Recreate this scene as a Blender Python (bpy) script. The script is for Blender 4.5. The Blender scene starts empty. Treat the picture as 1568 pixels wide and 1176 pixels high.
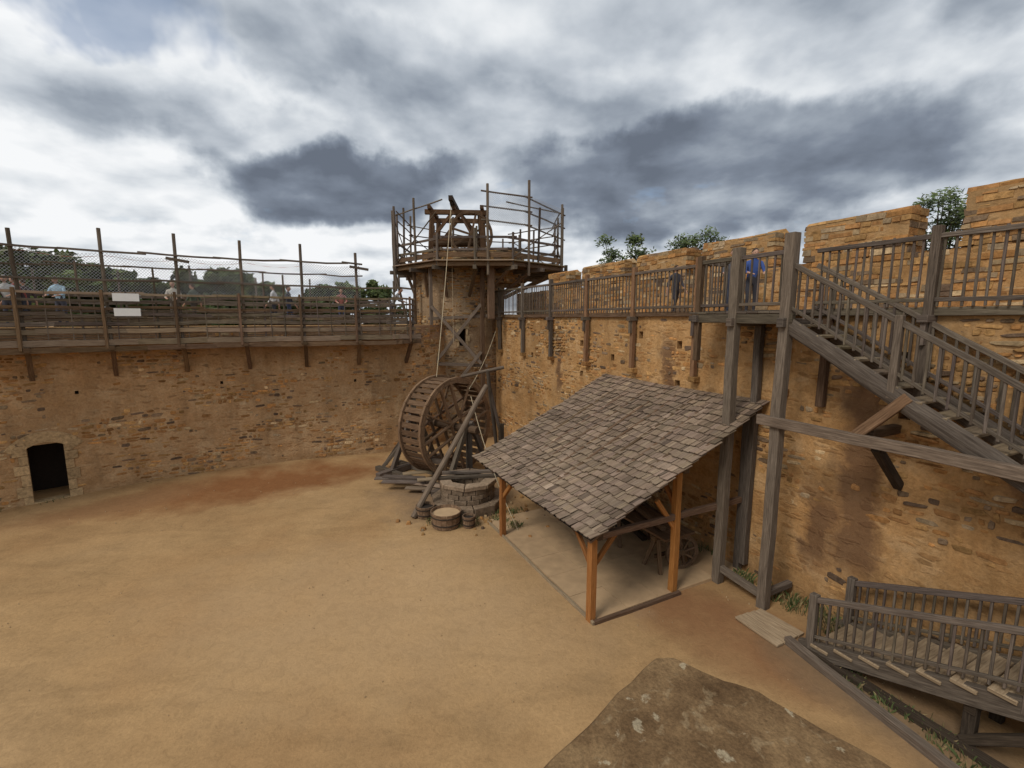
import bpy, math, random
from mathutils import Vector, noise, Matrix
R=random.Random(7)
rad=math.radians
scene=bpy.context.scene
COL=scene.collection

# ------------------------------------------------------------------ node helpers
def newmat(name):
    m=bpy.data.materials.new(name); m.use_nodes=True
    nt=m.node_tree; nt.nodes.clear()
    return m,nt
def nd(nt,t,**k):
    n=nt.nodes.new(t)
    for a,b in k.items(): setattr(n,a,b)
    return n
def setin(nt,n,key,val):
    if isinstance(val,bpy.types.NodeSocket): nt.links.new(val,n.inputs[key])
    else: n.inputs[key].default_value=val
def mth(nt,op,a,b=None,c=None,clamp=False):
    n=nd(nt,'ShaderNodeMath',operation=op); n.use_clamp=clamp
    setin(nt,n,0,a)
    if b is not None: setin(nt,n,1,b)
    if c is not None: setin(nt,n,2,c)
    return n.outputs[0]
def noi(nt,vec,scale,detail=6,rough=.55,dist=0):
    n=nd(nt,'ShaderNodeTexNoise'); n.inputs['Scale'].default_value=scale
    n.inputs['Detail'].default_value=detail; n.inputs['Roughness'].default_value=rough
    n.inputs['Distortion'].default_value=dist
    if vec is not None: nt.links.new(vec,n.inputs['Vector'])
    return n.outputs['Fac']
def ramp(nt,fac,stops,interp='LINEAR'):
    n=nd(nt,'ShaderNodeValToRGB'); cr=n.color_ramp; cr.interpolation=interp
    while len(cr.elements)<len(stops): cr.elements.new(.5)
    for e,(p,c) in zip(cr.elements,stops):
        e.position=p; e.color=(c[0],c[1],c[2],1) if isinstance(c,(tuple,list)) else (c,c,c,1)
    nt.links.new(fac,n.inputs[0]); return n.outputs[0]
def mixc(nt,fac,a,b,mode='MIX'):
    n=nd(nt,'ShaderNodeMix',data_type='RGBA',blend_type=mode)
    setin(nt,n,0,fac)
    for k,v in ((6,a),(7,b)):
        if isinstance(v,(tuple,list)): n.inputs[k].default_value=(v[0],v[1],v[2],1)
        else: nt.links.new(v,n.inputs[k])
    return n.outputs[2]
def mapping(nt,vec,scale=(1,1,1),loc=(0,0,0)):
    n=nd(nt,'ShaderNodeMapping'); n.inputs['Scale'].default_value=scale; n.inputs['Location'].default_value=loc
    nt.links.new(vec,n.inputs['Vector']); return n.outputs[0]
def finish(nt,col,rough=.9,bump=None,bstr=.4,bdist=.02,spec=.2):
    b=nd(nt,'ShaderNodeBsdfPrincipled'); o=nd(nt,'ShaderNodeOutputMaterial')
    if isinstance(col,(tuple,list)): b.inputs['Base Color'].default_value=(*col,1)
    else: nt.links.new(col,b.inputs['Base Color'])
    b.inputs['Roughness'].default_value=rough
    b.inputs['Specular IOR Level'].default_value=spec
    if bump is not None:
        bn=nd(nt,'ShaderNodeBump'); bn.inputs['Strength'].default_value=bstr; bn.inputs['Distance'].default_value=bdist
        nt.links.new(bump,bn.inputs['Height']); nt.links.new(bn.outputs[0],b.inputs['Normal'])
    nt.links.new(b.outputs[0],o.inputs[0]); return b
def nd_comb(nt,a,b):
    n=nd(nt,'ShaderNodeCombineXYZ'); nt.links.new(a,n.inputs[0]); nt.links.new(b,n.inputs[1]); return n.outputs[0]

def mat_wood(name,c1,c2,c3):
    m,nt=newmat(name)
    uv=nd(nt,'ShaderNodeUVMap').outputs[0]
    g=noi(nt,mapping(nt,uv,(1.2,22,1)),2.2,5,.65,.4)
    big=noi(nt,mapping(nt,uv,(.8,3,1)),1.7,3)
    c=ramp(nt,g,[(.3,c1),(.5,c2),(.72,c3)])
    c=mixc(nt,mth(nt,'MULTIPLY',big,.6),c,c1,'MIX')
    at=nd(nt,'ShaderNodeAttribute',attribute_name='Col').outputs[0]
    c=mixc(nt,1,c,at,'MULTIPLY')
    finish(nt,c,.88,g,.5,.012,spec=.12)
    return m
def mat_stone(name):
    m,nt=newmat(name)
    tc=nd(nt,'ShaderNodeNewGeometry').outputs['Position']
    at=nd(nt,'ShaderNodeAttribute',attribute_name='Col').outputs[0]
    n1=noi(nt,tc,11,6,.7); n2=noi(nt,tc,.8,4)
    c=mixc(nt,1,at,ramp(nt,n1,[(.28,.55),(.5,1.),(.72,1.4)]),'MULTIPLY')
    c=mixc(nt,1,c,ramp(nt,n2,[(.35,.78),(.65,1.14)]),'MULTIPLY')
    finish(nt,c,.95,n1,.7,.03,spec=.1)
    return m
def mat_mortar(name,ca,cb,cc,stain=None,exposed=.5,dark_bands=None):
    m,nt=newmat(name)
    uv=nd(nt,'ShaderNodeUVMap').outputs[0]
    geo=nd(nt,'ShaderNodeNewGeometry').outputs['Position']
    wob=noi(nt,geo,2.2,3); wob2=noi(nt,mapping(nt,geo,(1,1,1),(5,9,2)),3.5,3)
    wv=nd(nt,'ShaderNodeVectorMath',operation='MULTIPLY_ADD'); nt.links.new(nd_comb(nt,wob,wob2),wv.inputs[0]); wv.inputs[1].default_value=(.3,.12,0); nt.links.new(uv,wv.inputs[2])
    mp=mapping(nt,wv.outputs[0],(3.4,9.0,1))
    vo=nd(nt,'ShaderNodeTexVoronoi',feature='F1'); vo.inputs['Scale'].default_value=1; vo.inputs['Randomness'].default_value=.9; nt.links.new(mp,vo.inputs['Vector'])
    ve=nd(nt,'ShaderNodeTexVoronoi',feature='DISTANCE_TO_EDGE'); ve.inputs['Scale'].default_value=1; ve.inputs['Randomness'].default_value=.9; nt.links.new(mp,ve.inputs['Vector'])
    sep=nd(nt,'ShaderNodeSeparateColor'); nt.links.new(vo.outputs['Color'],sep.inputs[0])
    big=noi(nt,geo,.35,4,.6,.5); mid=noi(nt,geo,1.6,5,.65); fine=noi(nt,geo,14,6,.75)
    base=ramp(nt,mid,[(.28,ca),(.5,cb),(.72,cc)])
    stone=ramp(nt,sep.outputs[0],[(0,[x*.5 for x in cb]),(.3,[cb[0]*.8,cb[1]*.7,cb[2]*.62]),(.6,ca),(1,cc)])
    edge=ramp(nt,mth(nt,'ADD',ve.outputs['Distance'],mth(nt,'MULTIPLY',mth(nt,'SUBTRACT',fine,.5),.18)),[(.04,0.),(.2,1.)])
    msk=ramp(nt,mth(nt,'ADD',big,mth(nt,'MULTIPLY',mth(nt,'SUBTRACT',mid,.5),.9)),[(exposed-.14,0.),(exposed+.12,1.)])
    vis=ramp(nt,sep.outputs[1],[(.35,0.),(.65,1.)])
    sm=mth(nt,'MULTIPLY',mth(nt,'MULTIPLY',edge,msk),mth(nt,'MULTIPLY',vis,.8))
    c=mixc(nt,sm,base,stone)
    c=mixc(nt,1,c,ramp(nt,fine,[(.28,.68),(.5,1.),(.72,1.22)]),'MULTIPLY')
    c=mixc(nt,1,c,ramp(nt,big,[(.3,.72),(.5,1.),(.7,1.14)]),'MULTIPLY')
    sx=nd(nt,'ShaderNodeSeparateXYZ'); nt.links.new(uv,sx.inputs[0])
    stn=noi(nt,mapping(nt,uv,(1.3,.3,1)),1.5,5,.6)
    c=mixc(nt,1,c,ramp(nt,stn,[(.34,.80),(.5,1.)]),'MULTIPLY')
    if stain:
        zz=mth(nt,'ADD',sx.outputs[1],mth(nt,'MULTIPLY',mth(nt,'SUBTRACT',mid,.5),1.2))
        z0,z1,sc=stain
        mr=nd(nt,'ShaderNodeMapRange'); mr.inputs[1].default_value=z0; mr.inputs[2].default_value=z1; nt.links.new(zz,mr.inputs[0])
        c=mixc(nt,mth(nt,'MULTIPLY',mr.outputs[0],.6),c,sc)
        mf=nd(nt,'ShaderNodeMapRange'); mf.inputs[1].default_value=.5; mf.inputs[2].default_value=.0; nt.links.new(zz,mf.inputs[0])
        c=mixc(nt,mth(nt,'MULTIPLY',mf.outputs[0],.3),c,(.27,.16,.075))
    for (s0,sw,za,zb) in (dark_bands or []):  # dark brown vertical bands with noisy edges, fading out at top and bottom
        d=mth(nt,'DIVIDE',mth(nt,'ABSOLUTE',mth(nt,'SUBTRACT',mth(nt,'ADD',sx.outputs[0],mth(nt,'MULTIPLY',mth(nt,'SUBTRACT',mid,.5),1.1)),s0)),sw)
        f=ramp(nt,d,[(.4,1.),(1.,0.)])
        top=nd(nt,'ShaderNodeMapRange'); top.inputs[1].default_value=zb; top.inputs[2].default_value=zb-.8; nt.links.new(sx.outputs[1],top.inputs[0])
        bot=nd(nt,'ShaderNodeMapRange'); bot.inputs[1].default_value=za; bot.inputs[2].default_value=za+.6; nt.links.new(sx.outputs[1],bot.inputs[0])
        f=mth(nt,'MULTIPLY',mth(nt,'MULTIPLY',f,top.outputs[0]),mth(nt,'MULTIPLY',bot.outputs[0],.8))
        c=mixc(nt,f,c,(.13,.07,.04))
    h=mth(nt,'ADD',mth(nt,'ADD',mth(nt,'MULTIPLY',sm,.7),mth(nt,'MULTIPLY',fine,.9)),mth(nt,'MULTIPLY',mid,1.2))
    finish(nt,c,.96,h,.6,.035,spec=.08)
    return m
def mat_plain(name,c,rough=.8,var=.15,scale=12):
    m,nt=newmat(name)
    g=nd(nt,'ShaderNodeNewGeometry').outputs['Position']
    n=noi(nt,g,scale,5)
    cc=mixc(nt,1,tuple(c),ramp(nt,n,[(.3,1-var),(.7,1+var)]),'MULTIPLY')
    finish(nt,cc,rough,n,.2,.01); return m

W_GREY=mat_wood('weathered_wood',(.062,.048,.038),(.148,.118,.092),(.26,.212,.168))
W_BROWN=mat_wood('brown_wood',(.07,.043,.026),(.165,.105,.064),(.28,.19,.12))
W_PALE=mat_wood('pale_scaffold_wood',(.15,.11,.072),(.29,.22,.148),(.40,.32,.225))
W_ORANGE=mat_wood('fresh_oak',(.21,.085,.026),(.38,.165,.052),(.50,.24,.09))
W_SHINGLE=mat_wood('oak_shingle',(.135,.096,.068),(.31,.232,.168),(.46,.365,.275))
W_DARK=mat_wood('dark_wood',(.025,.018,.013),(.055,.04,.029),(.10,.075,.056))
STONE=mat_stone('rubble_stone')
MORT_L=mat_mortar('lime_render_left',(.37,.215,.10),(.44,.275,.14),(.50,.345,.195),stain=(4.7,5.6,(.26,.15,.10)),exposed=.42)
MORT_R=mat_mortar('lime_render_right',(.38,.205,.08),(.45,.262,.112),(.50,.32,.16),stain=(7.5,9,(.3,.2,.1)),exposed=.42,dark_bands=[(17.3,.55,.8,5.6),(16.6,.4,.6,3.0),(12.2,.3,2.5,6.0),(19.6,.35,3.0,6.2),(6.3,.25,3.,6.)])
MORT_T=mat_mortar('lime_render_tower',(.27,.175,.095),(.34,.235,.14),(.40,.295,.185),exposed=.42)
DARK=mat_plain('dark_recess',(.03,.022,.016))
ROPE=mat_plain('hemp_rope',(.42,.34,.22))
SLAB=mat_plain('paving_slab',(.44,.30,.17),.95,.14,3)
WHITE=mat_plain('painted_white',(.75,.75,.72),.6,.04)
PEB=mat_plain('pebble',(.38,.27,.15),.9,.25,3)

# ------------------------------------------------------------------ mesh builder
class MB:
    def __init__(s): s.v=[];s.f=[];s.uv=[];s.c=[];s.m=[];s.mats=[]
    def mi(s,m):
        if m not in s.mats: s.mats.append(m)
        return s.mats.index(m)
    def face(s,idx,uvs,col,mat):
        s.f.append(idx); s.uv.extend(uvs); s.c.extend([col]*len(idx)); s.m.append(s.mi(mat))
    def poly(s,pts,uvs=None,col=(1,1,1),mat=None):
        b=len(s.v); s.v.extend([tuple(p) for p in pts])
        if uvs is None: uvs=[(p[0],p[1]) for p in pts]
        s.face(list(range(b,b+len(pts))),uvs,col,mat)
    def beam(s,p1,p2,w,h=None,mat=None,col=None,up=(0,0,1),jit=.006,sides=4,taper=1.0,sag=0):
        p1=Vector(p1);p2=Vector(p2); h=h or w; d=p2-p1; L=d.length
        if L<1e-5: return
        d.normalize(); up=Vector(up).normalized()
        if abs(d.dot(up))>.97: up=Vector((.447,-.894,0)) if abs(d.z)>.5 else Vector((0,0,1))
        sd=d.cross(up).normalized(); uu=sd.cross(d)
        n=max(1,int(L/.8))
        if col is None:
            k=R.uniform(.68,1.22); col=(k,k*R.uniform(.95,1.02),k*R.uniform(.88,1.04))
        if sides==4: prof=[(-w/2,-h/2),(w/2,-h/2),(w/2,h/2),(-w/2,h/2)]
        else: prof=[(w/2*math.cos(2*math.pi*i/sides),h/2*math.sin(2*math.pi*i/sides)) for i in range(sides)]
        b=len(s.v); o=R.uniform(0,50); ov=R.uniform(0,20)
        for i in range(n+1):
            t=i/n; ce=p1.lerp(p2,t); k=1+(taper-1)*t
            wob=jit*1.8 if 0<i<n else 0
            ce=ce+sd*R.uniform(-wob,wob)+uu*(R.uniform(-wob,wob)-sag*4*t*(1-t))
            for x,y in prof:
                s.v.append(tuple(ce+sd*(x*k+R.uniform(-jit,jit)*.7)+uu*(y*k+R.uniform(-jit,jit)*.7)))
        m=len(prof); per=(w+h)*2/m
        for i in range(n):
            for j in range(m):
                j2=(j+1)%m
                a,b1,c,d1=b+i*m+j,b+i*m+j2,b+(i+1)*m+j2,b+(i+1)*m+j
                u0=o+L*i/n;u1=o+L*(i+1)/n;v0=ov+per*j;v1=ov+per*(j+1)
                s.face([a,b1,c,d1],[(u0,v0),(u0,v1),(u1,v1),(u1,v0)],col,mat)
        dk=tuple(x*.8 for x in col)
        s.face([b+j for j in range(m)][::-1],[(o+x*.2,ov+y) for x,y in prof][::-1],dk,mat)
        s.face([b+n*m+j for j in range(m)],[(o+x*.2,ov+y) for x,y in prof],dk,mat)
    def hexa(s,P,col,mat):
        b=len(s.v); s.v.extend([tuple(p) for p in P]); o=R.uniform(0,9)
        for q in ((0,3,2,1),(4,5,6,7),(0,1,5,4),(1,2,6,5),(2,3,7,6),(3,0,4,7)):
            s.face([b+i for i in q],[(o,o),(o+.3,o),(o+.3,o+.1),(o,o+.1)],col,mat)
    def lathe(s,c,prof,n,mat,col=(1,1,1),jit=0):
        b=len(s.v);m=len(prof)
        for i in range(n):
            a=2*math.pi*i/n
            for r,z in prof:
                rr=r+R.uniform(-jit,jit)
                s.v.append((c[0]+rr*math.cos(a),c[1]+rr*math.sin(a),c[2]+z+R.uniform(-jit,jit)*.5))
        for i in range(n):
            i2=(i+1)%n
            for j in range(m-1):
                s.face([b+i*m+j,b+i2*m+j,b+i2*m+j+1,b+i*m+j+1],[(i*.3,prof[j][1]),((i+1)*.3,prof[j][1]),((i+1)*.3,prof[j+1][1]),(i*.3,prof[j+1][1])],col,mat)
    def build(s,name,parent=None,bevel=0,smooth=False):
        me=bpy.data.meshes.new(name); me.from_pydata(s.v,[],s.f)
        for m in s.mats: me.materials.append(m)
        uvl=me.uv_layers.new(name='UVMap'); uvl.data.foreach_set('uv',[x for p in s.uv for x in p])
        ca=me.color_attributes.new('Col','FLOAT_COLOR','CORNER'); ca.data.foreach_set('color',[x for p in s.c for x in (p[0],p[1],p[2],1)])
        me.polygons.foreach_set('material_index',s.m)
        if smooth: me.polygons.foreach_set('use_smooth',[True]*len(s.f))
        me.update(); ob=bpy.data.objects.new(name,me); COL.objects.link(ob)
        if parent: ob.parent=parent
        if bevel:
            b=ob.modifiers.new('bevel','BEVEL'); b.width=bevel; b.segments=1; b.limit_method='ANGLE'; b.angle_limit=rad(40)
        return ob
def empty(name):
    e=bpy.data.objects.new(name,None); COL.objects.link(e); e.empty_display_size=.3; return e

class Path:
    def __init__(s,pts):
        s.p=[Vector((a,b)) for a,b in pts]; s.c=[0]
        for a,b in zip(s.p,s.p[1:]): s.c.append(s.c[-1]+(b-a).length)
        s.L=s.c[-1]
    def at(s,t,off=0,z=None):
        i=0
        while i<len(s.p)-2 and t>s.c[i+1]: i+=1
        a,b=s.p[i],s.p[i+1]; k=(t-s.c[i])/(s.c[i+1]-s.c[i])
        q=a.lerp(b,k)
        def tn(j):
            j0=max(0,j-1); j1=min(len(s.p)-1,j+1); return (s.p[j1]-s.p[j0]).normalized()
        kk=min(1,max(0,k)); tt=(tn(i)*(1-kk)+tn(i+1)*kk).normalized()
        nrm=Vector((tt.y,-tt.x)); q=q+nrm*off
        return Vector((q.x,q.y,0 if z is None else z))
    def s_of(s,x,y):
        best=(1e9,0); t=0
        while t<=s.L:
            q=s.at(t); d=(q.x-x)**2+(q.y-y)**2
            if d<best[0]: best=(d,t)
            t+=.05
        return best[1]
def chaikin(p,n):
    for _ in range(n):
        q=[p[0]]
        for a,b in zip(p,p[1:]):
            q.append((a[0]*.75+b[0]*.25,a[1]*.75+b[1]*.25)); q.append((a[0]*.25+b[0]*.75,a[1]*.25+b[1]*.75))
        q.append(p[-1]); p=q
    return p
LP=Path(chaikin([(-24,3),(-20.2,10.0),(-16.9,14.2),(-13.1,17.7),(-8.6,19.8),(-4.4,21.6),(-3.3,23.3)],2))
RP=Path([(-.9,24.2),(11.7,-1.0)])
TC=(-2.8,25.5); TR=2.4
TP=Path([(TC[0]+TR*math.cos(rad(a)),TC[1]+TR*math.sin(rad(a))) for a in range(90,451,6)])
def sY(y): return (24.2-y)/.8944

def wall_face(mb,path,s0,s1,z0,z1,holes,mat,back=DARK,step=.4,amp=.03):
    S=set();Z=set(); n=int((s1-s0)/step)+1
    for i in range(n+1): S.add(round(s0+(s1-s0)*i/n,3))
    n=int((z1-z0)/step)+1
    for i in range(n+1): Z.add(round(z0+(z1-z0)*i/n,3))
    for h in holes:
        S.add(round(h[0],3));S.add(round(h[1],3));Z.add(round(h[2],3));Z.add(round(h[3],3))
    S=sorted(S);Z=sorted(Z)
    def P(s,z,o=0):
        k=noise.noise(Vector((s*.9,z*1.2,3)))*amp
        return path.at(s,o+k,z)
    b=len(mb.v)
    for z in Z:
        for s in S: mb.v.append(tuple(P(s,z)))
    nS=len(S)
    for j in range(len(Z)-1):
        for i in range(nS-1):
            cs=(S[i]+S[i+1])/2; cz=(Z[j]+Z[j+1])/2
            if any(h[0]<cs<h[1] and h[2]<cz<h[3] for h in holes): continue
            mb.face([b+j*nS+i,b+j*nS+i+1,b+(j+1)*nS+i+1,b+(j+1)*nS+i],[(S[i],Z[j]),(S[i+1],Z[j]),(S[i+1],Z[j+1]),(S[i],Z[j+1])],(1,1,1),mat)
    for h in holes:
        a,c,lo,hi,dp=h
        q=[P(a,lo),P(c,lo),P(c,hi),P(a,hi)]; r=[P(a,lo,-dp),P(c,lo,-dp),P(c,hi,-dp),P(a,hi,-dp)]
        for i in range(4):
            j=(i+1)%4; mb.poly([q[i],q[j],r[j],r[i]],[(0,0),(.5,0),(.5,dp),(0,dp)],(1,1,1),mat)
        mb.poly(r,None,(1,1,1),back)
PAL=[((.41,.235,.092),5),((.35,.18,.07),4),((.215,.145,.088),2),((.50,.355,.195),2),((.45,.225,.08),3),((.15,.10,.066),1.3),((.34,.245,.145),2)]
def palcol(dark=1.0,sp=.2):
    t=R.uniform(0,sum(w for _,w in PAL))
    for c,w in PAL:
        t-=w
        if t<=0: break
    k=R.uniform(1-sp*1.3,1+sp)*dark
    return tuple(x*k for x in c)
def stones(mb,path,s0,s1,z0,z1,holes,expo,hmin=.07,hmax=.16,dark=1.0,pmax=.03,seed=0,mod=None,sp=.2):
    z=z0
    while z<z1-.05:
        h=min(R.uniform(hmin,hmax),z1-z); s=s0+R.uniform(0,.3)
        while s<s1:
            l=.10+.36*R.random()**1.7
            cz=z+h/2+noise.noise(Vector((s*.5,z,seed)))*.05+R.uniform(-.018,.018); cs=s+l/2
            e=noise.fractal(Vector((cs*.4,cz*.75,seed+5)),1,2,4)*1.25+expo+R.uniform(-.5,.42)
            if mod: e+=mod(cs,cz)
            s+=l+R.uniform(.01,.06)
            if e<0 or any(a-.14<cs<b+.14 and c-.08<cz<d+.08 for a,b,c,d,_ in holes): continue
            pr=min(pmax,.004+e*.035*R.uniform(.3,1.2)); hw=l/2-.008; hh=(h/2-.006)*R.uniform(.55,1.05)
            col=palcol(dark,sp); b0=len(mb.v); ring=[]
            for (x,y) in ((-1,-.55),(-.75,-1),(.7,-1),(1,-.5),(1,.6),(.72,1),(-.7,1),(-1,.5)):
                ring.append((x*hw*R.uniform(.76,1.06),y*hh*R.uniform(.68,1.14)))
            tilt=R.uniform(-.2,.2)
            ring=[(x-y*tilt,y+x*tilt*.6) for x,y in ring]
            for k,(sc,o) in enumerate(((1.06,-.03),(1.0,pr*.45),(.8,pr))):
                for x,y in ring: mb.v.append(tuple(path.at(cs+x*sc,o+R.uniform(-.004,.004),cz+y*sc)))
            for k in range(2):
                for j in range(8):
                    j2=(j+1)%8; mb.face([b0+k*8+j,b0+k*8+j2,b0+k*8+8+j2,b0+k*8+8+j],[(0,0)]*4,col,STONE)
            mb.face([b0+16+j for j in range(8)],[(0,0)]*8,col,STONE)
        z+=h+.004
def block_stones(mb,path,s0,s1,z0,z1,oa,ob,core,dark=1.0,rag=.05):
    P=lambda s,o,z:path.at(s,o,z)
    g=.016
    n=max(1,int((s1-s0)/1.0))
    for i in range(n):
        a=s0+g+(s1-s0-2*g)*i/n; c=s0+g+(s1-s0-2*g)*(i+1)/n
        b=len(mb.v); q=[P(a,oa-g,z0),P(c,oa-g,z0),P(c,ob+g,z0),P(a,ob+g,z0)]; t=[p+Vector((0,0,z1-g-.03-z0)) for p in q]
        mb.v.extend([tuple(p) for p in q+t])
        for qq in ((4,5,6,7),(0,1,5,4),(1,2,6,5),(2,3,7,6),(3,0,4,7)):
            mb.face([b+k for k in qq],[((a if k%4 in(0,3) else c)+(.3 if k%4>1 else 0),mb.v[b+k][2]) for k in qq],(1,1,1),core)
    z=z0
    while z<z1-.03:
        h=min(R.uniform(.06,.16),z1-z)
        if z1-z-h<.05: h=z1-z
        last=z+h>z1-.02
        for row,(o0,o1) in enumerate(((oa,(oa+ob)/2),((oa+ob)/2,ob))):
            s=s0
            while s<s1-.02:
                l=min(.11+.42*R.random()**1.6,s1-s)
                if s1-s-l<.08: l=s1-s
                a=s+.007;c=s+l-.007
                t=(h-.01)*(1 if last else R.uniform(.8,1.02))+(R.uniform(-rag,rag*.6) if last else 0)
                jo=R.uniform(-.026,.018); js=lambda:R.uniform(-.018,.018)
                f0=(o0+jo) if row==0 else o0; f1=o1 if row==0 else o1-jo
                ea=-R.uniform(0,.035) if s==s0 else 0; ec=R.uniform(0,.035) if s+l>=s1-.001 else 0
                zt=R.uniform(-.012,.012)
                mb.hexa([P(a+ea+js(),f0,z+js()*.5),P(c+ec+js(),f0+js()*.5,z+zt),P(c+ec,f1,z),P(a+ea,f1,z),P(a+ea+js(),f0-.01,z+t+js()),P(c+ec+js(),f0-.01,z+t+js()),P(c+ec,f1,z+t+js()),P(a+ea,f1,z+t+js())],palcol(dark,.24),STONE)
                s+=l
        z+=h

# ------------------------------------------------------------------ ground
def build_ground():
    m,nt=newmat('sandy_earth')
    g=nd(nt,'ShaderNodeNewGeometry').outputs['Position']
    big=noi(nt,g,.16,4,.6,.6); mid=noi(nt,g,.9,6,.6); fine=noi(nt,g,22,7,.75); tr=noi(nt,mapping(nt,g,(.5,1.6,1)),.8,5,.6,1)
    c=ramp(nt,big,[(.3,(.335,.196,.088)),(.5,(.385,.240,.112)),(.7,(.42,.270,.134))])
    c=mixc(nt,1,c,ramp(nt,mid,[(.3,.86),(.5,1.),(.7,1.07)]),'MULTIPLY')
    c=mixc(nt,1,c,ramp(nt,fine,[(.28,.80),(.5,1.),(.72,1.12)]),'MULTIPLY')
    c=mixc(nt,1,c,ramp(nt,tr,[(.3,.86),(.5,1.),(.7,1.06)]),'MULTIPLY')
    sx=nd(nt,'ShaderNodeSeparateXYZ'); nt.links.new(g,sx.inputs[0])
    def blob(x,y,rx,ry,ang,colr,w,nz=1.6):
        nonlocal c
        ca,sa=math.cos(rad(ang)),math.sin(rad(ang))
        dx=mth(nt,'SUBTRACT',sx.outputs[0],x); dy=mth(nt,'SUBTRACT',sx.outputs[1],y)
        a=mth(nt,'DIVIDE',mth(nt,'ADD',mth(nt,'MULTIPLY',dx,ca),mth(nt,'MULTIPLY',dy,sa)),rx)
        b=mth(nt,'DIVIDE',mth(nt,'SUBTRACT',mth(nt,'MULTIPLY',dy,ca),mth(nt,'MULTIPLY',dx,sa)),ry)
        q=mth(nt,'ADD',mth(nt,'MULTIPLY',a,a),mth(nt,'MULTIPLY',b,b))
        q=mth(nt,'ADD',q,mth(nt,'MULTIPLY',mth(nt,'SUBTRACT',mid,.5),nz))
        f=mth(nt,'MULTIPLY',mth(nt,'SUBTRACT',1,q,clamp=True),w,clamp=True)
        c=mixc(nt,f,c,colr)
    blob(-9.5,16.8,6,2.1,28,(.235,.105,.042),1.1)
    blob(-13.5,14.6,3.2,1.2,42,(.29,.16,.075),.8)
    blob(4.3,8.6,3.4,1.4,-45,(.27,.14,.065),1.0)
    blob(6.2,6.3,3.0,1.0,-62,(.21,.14,.08),1.0)
    blob(-2.2,15.6,2.9,2.6,0,(.22,.145,.085),1.0)
    blob(1.2,11.6,3.4,1.1,-63,(.40,.275,.165),.8)
    blob(-3,9.5,6,3.5,0,(.45,.295,.155),.6)
    vo=nd(nt,'ShaderNodeTexVoronoi'); vo.inputs['Scale'].default_value=6; nt.links.new(g,vo.inputs['Vector'])
    sp=ramp(nt,vo.outputs['Distance'],[(.05,1.),(.09,0.)])
    spm=mth(nt,'MULTIPLY',sp,ramp(nt,noi(nt,g,2,3),[(.54,0.),(.62,.35)]))
    c=mixc(nt,spm,c,(.22,.15,.08))
    sc=noi(nt,mapping(nt,g,(3.2,3.2,1)),1.6,3,.6,1.2)
    h=mth(nt,'ADD',mth(nt,'ADD',mth(nt,'MULTIPLY',fine,.6),mid),mth(nt,'MULTIPLY',sc,.6))
    c=mixc(nt,1,c,ramp(nt,sc,[(.36,.93),(.5,1.),(.64,1.04)]),'MULTIPLY')
    finish(nt,c,.97,h,.5,.04,spec=.08)
    xs=[-600,-300,-150,-80,-50,-36]+[-28+i*.4 for i in range(111)]+[22,30,50,80,150,300,600]
    ys=[-600,-300,-100,-50,-20]+[-8+i*.4 for i in range(91)]+[34,45,60,90,150,300,600]
    mb=MB(); nx=len(xs)
    for y in ys:
        for x in xs:
            k=1 if (-26<x<15 and -6<y<27) else 0
            z=k*(noise.noise(Vector((x*.22,y*.22,1)))*.05+noise.noise(Vector((x*.9,y*.9,2)))*.022-.02)
            z+=k*.16*math.exp(-(((x+9)*.8+(y-17.4)*.42)**2)/26)*math.exp(-((-(x+9)*.42+(y-18.9)*.9)**2)/1.2)
            mb.v.append((x,y,z))
    for j in range(len(ys)-1):
        for i in range(nx-1):
            mb.face([j*nx+i,j*nx+i+1,(j+1)*nx+i+1,(j+1)*nx+i],[(0,0)]*4,(1,1,1),m)
    mb.build('ground',smooth=True)
build_ground()

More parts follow.
